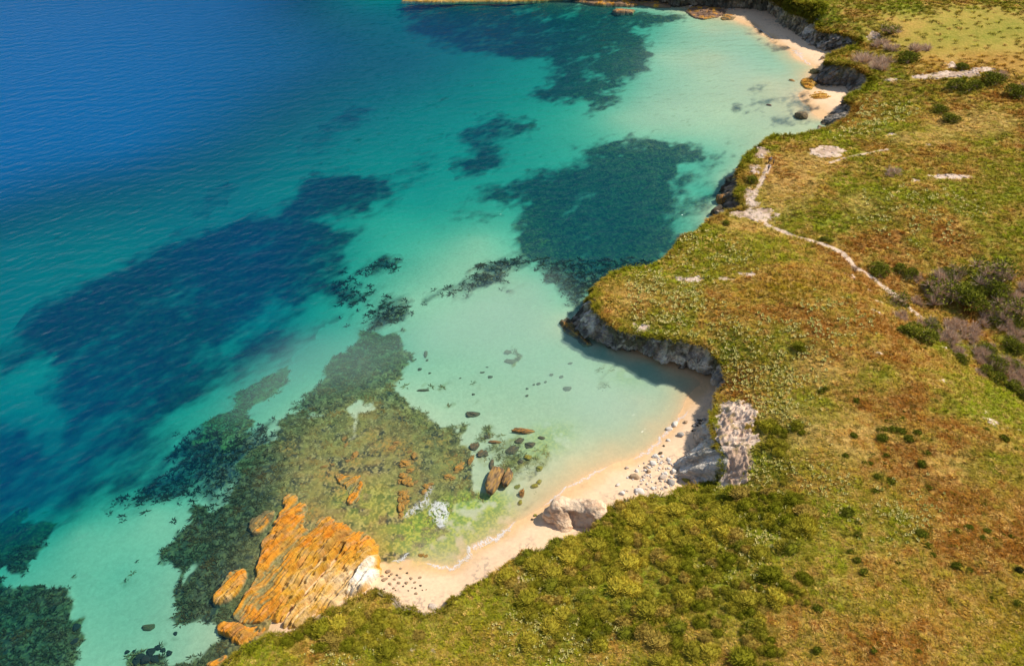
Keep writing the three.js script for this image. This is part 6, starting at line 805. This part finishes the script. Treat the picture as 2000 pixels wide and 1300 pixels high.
{ const r = rng(808), poly = [[1770, 535], [1860, 520], [2012, 515], [2016, 770], [1975, 752], [1915, 715], [1850, 668], [1790, 640], [1850, 600]], hit = (x, y) => { let c = false; for (let i = 0, j = poly.length - 1; i < poly.length; j = i++) if ((poly[i][1] > y) !== (poly[j][1] > y) && x < (poly[j][0] - poly[i][0]) * (y - poly[i][1]) / (poly[j][1] - poly[i][1]) + poly[i][0]) c = !c; return c; };
  for (let n = 0; n < 34;) { const x = 1765 + 250 * r(), y = 515 + 255 * r(), g = r() < 0.36; if (!hit(x, y) || (x < 1830 && y > 590 && y < 625)) continue; n++; const s = 11 + 9 * r(); shrub(g ? (r() < 0.5 ? 0 : 1) : (r() < 0.6 ? 2 : 4), x, y, s * 1.2, s * 0.8, g ? 'smaller green shrub filling in the gully thicket' : 'smaller grey-brown bare shrub filling in the gully thicket', g ? 'green shrubs within the gully thicket' : 'bare shrubs within the gully thicket'); } }
for (const [k, x, y, rx, ry, label] of [[4, 1741, 335, 20, 10, 'dark brown windswept bush alone on the slope right of the straw meadow'], [2, 1795, 93, 26, 10, 'grey windswept bush below the green field'], [2, 1951, 146, 18, 12, 'grey dome-shaped bush at the right end of the bare chalk strip'], [2, 1700, 118, 42, 12, 'long mauve-grey thicket streaming along the far slope'], [4, 1722, 128, 26, 10, 'mauve-grey bush at the lower edge of the far thicket'], [4, 1716, 84, 22, 9, 'brown bush beside the small white scar'], [4, 1745, 92, 20, 9, 'dark mauve bush between the white scar and the grey windswept bush'], [0, 1768, 116, 24, 10, 'black-green bush in the middle of the far thicket'], [0, 1982, 182, 24, 13, 'dark green bush at the right edge of the far slope'], [2, 1996, 168, 10, 7, 'small grey bush behind the dark green bush at the right edge'], [0, 1935, 158, 26, 10, 'green bush along the lower side of the bare chalk strip'], [3, 1885, 170, 30, 8, 'low green bush below the middle of the bare chalk strip'], [0, 1832, 216, 18, 8, 'round green bush on the open slope, upper of two'], [0, 1858, 232, 20, 9, 'round green bush on the open slope, lower of two'], [1, 1740, 62, 26, 8, 'grey-green scrub just above the small white scar'], [0, 1471, 350, 13, 8, 'dark round bush on the bare chalk of the viewpoint'], [0, 1419, 434, 8, 6, 'little round bush on the brink below the viewpoint'], [0, 1880, 130, 14, 6, 'dark bush hanging over the bare chalk strip']]) shrub(k, x, y, rx, ry, label);

// ================================================================ the four walkers at the viewpoint
{
  const person = (px, py, turn, top, legs, hair, label, pose) => {
    const p = onLand(px, py), c = Math.cos(turn), s = Math.sin(turn), k = pose;
    const B = [[-0.1, 0.86, 0, 0.095, -0.11 - k * 0.02, 0.46, 0.05 + 0.16 * k, 0.068], [-0.11 - k * 0.02, 0.46, 0.05 + 0.16 * k, 0.066, -0.11, 0.09, 0.16 * k - 0.02, 0.045], [0.1, 0.86, 0, 0.095, 0.11, 0.46, 0.03 - 0.14 * k, 0.068], [0.11, 0.46, 0.03 - 0.14 * k, 0.066, 0.11, 0.09, -0.24 * k, 0.045], [-0.11, 0.05, 0.16 * k - 0.03, 0.045, -0.12, 0.04, 0.16 * k + 0.15, 0.038], [0.11, 0.05, -0.24 * k - 0.02, 0.045, 0.12, 0.04, -0.24 * k + 0.15, 0.038],
      [0, 0.92, 0, 0.145, 0, 1.15, 0, 0.135], [-0.09, 1.34, 0, 0.1, 0.09, 1.34, 0, 0.1], [0, 1.12, 0, 0.14, 0, 1.34, 0, 0.125], [0, 1.4, 0, 0.055, 0, 1.52, 0.01, 0.052],
      [-0.19, 1.39, 0, 0.062, -0.25, 1.12, -0.05 - 0.06 * k, 0.046], [-0.25, 1.12, -0.05 - 0.06 * k, 0.044, -0.24, 0.88, 0.08, 0.032], [-0.24, 0.88, 0.08, 0.034, -0.235, 0.78, 0.11, 0.026], [0.19, 1.39, 0, 0.062, 0.26, 1.12, 0.02 + 0.06 * k, 0.046], [0.26, 1.12, 0.02 + 0.06 * k, 0.044, 0.24, 0.9, 0.14, 0.032], [0.24, 0.9, 0.14, 0.034, 0.235, 0.8, 0.18, 0.026],
      [0, 1.64, 0.01, 0.092], [0, 1.58, 0.045, 0.066], [0, 1.615, 0.112, 0.016], [-0.09, 1.61, 0, 0.02], [0.09, 1.61, 0, 0.02]];
    const g = lump(B, 1, 0.022, 0, 0.018), q = g.attributes.position, col = [], skin = [0.5, 0.31, 0.21];
    for (let i = 0; i < q.count; i++) { const y = q.getY(i), x = Math.abs(q.getX(i)); col.push(...(y > 1.44 || (x > 0.2 && y < 1.1 && y > 0.7) ? skin : y < 0.1 ? [0.08, 0.07, 0.07] : y < 0.95 ? legs : top)); }
    g.setAttribute('color', new THREE.Float32BufferAttribute(col, 3));
    const o = thing('person', [p[0], p[1] + 0.08, p[2]]); o.rotation.y = turn; tag(o, label, 'person', null);
    const m = mesh('body', g, new THREE.MeshStandardMaterial({ name: 'skin_and_clothes', vertexColors: true, roughness: 0.9 }), o);
    const hg = lump([[0, 1.66, -0.012, 0.098], [0, 1.61, -0.045, 0.08], [0, 1.56, -0.055, 0.055]], 2, 0.02, 0, 0.02); mesh('hair', hg, new THREE.MeshStandardMaterial({ name: 'hair', color: new THREE.Color().setRGB(...hair), roughness: 0.7 }), o); m.castShadow = true;
  };
  person(1501, 319, 0.6, [0.03, 0.035, 0.05], [0.02, 0.022, 0.03], [0.03, 0.02, 0.015], 'person in dark clothes standing leftmost of three at the viewpoint', 0.15);
  person(1504.5, 317, -0.8, [0.6, 0.58, 0.6], [0.05, 0.055, 0.08], [0.05, 0.03, 0.02], 'person in a pale top standing in the middle of the group of three', 0.1);
  person(1510, 322, -1.8, [0.07, 0.06, 0.07], [0.025, 0.025, 0.03], [0.04, 0.03, 0.02], 'person in dark clothes at the right of the group of three', 0.2);
  person(1500, 334, 2.9, [0.05, 0.05, 0.09], [0.02, 0.02, 0.03], [0.03, 0.02, 0.015], 'person walking alone on the path below the group of three', 0.9);
}
renderer.render(scene, camera);
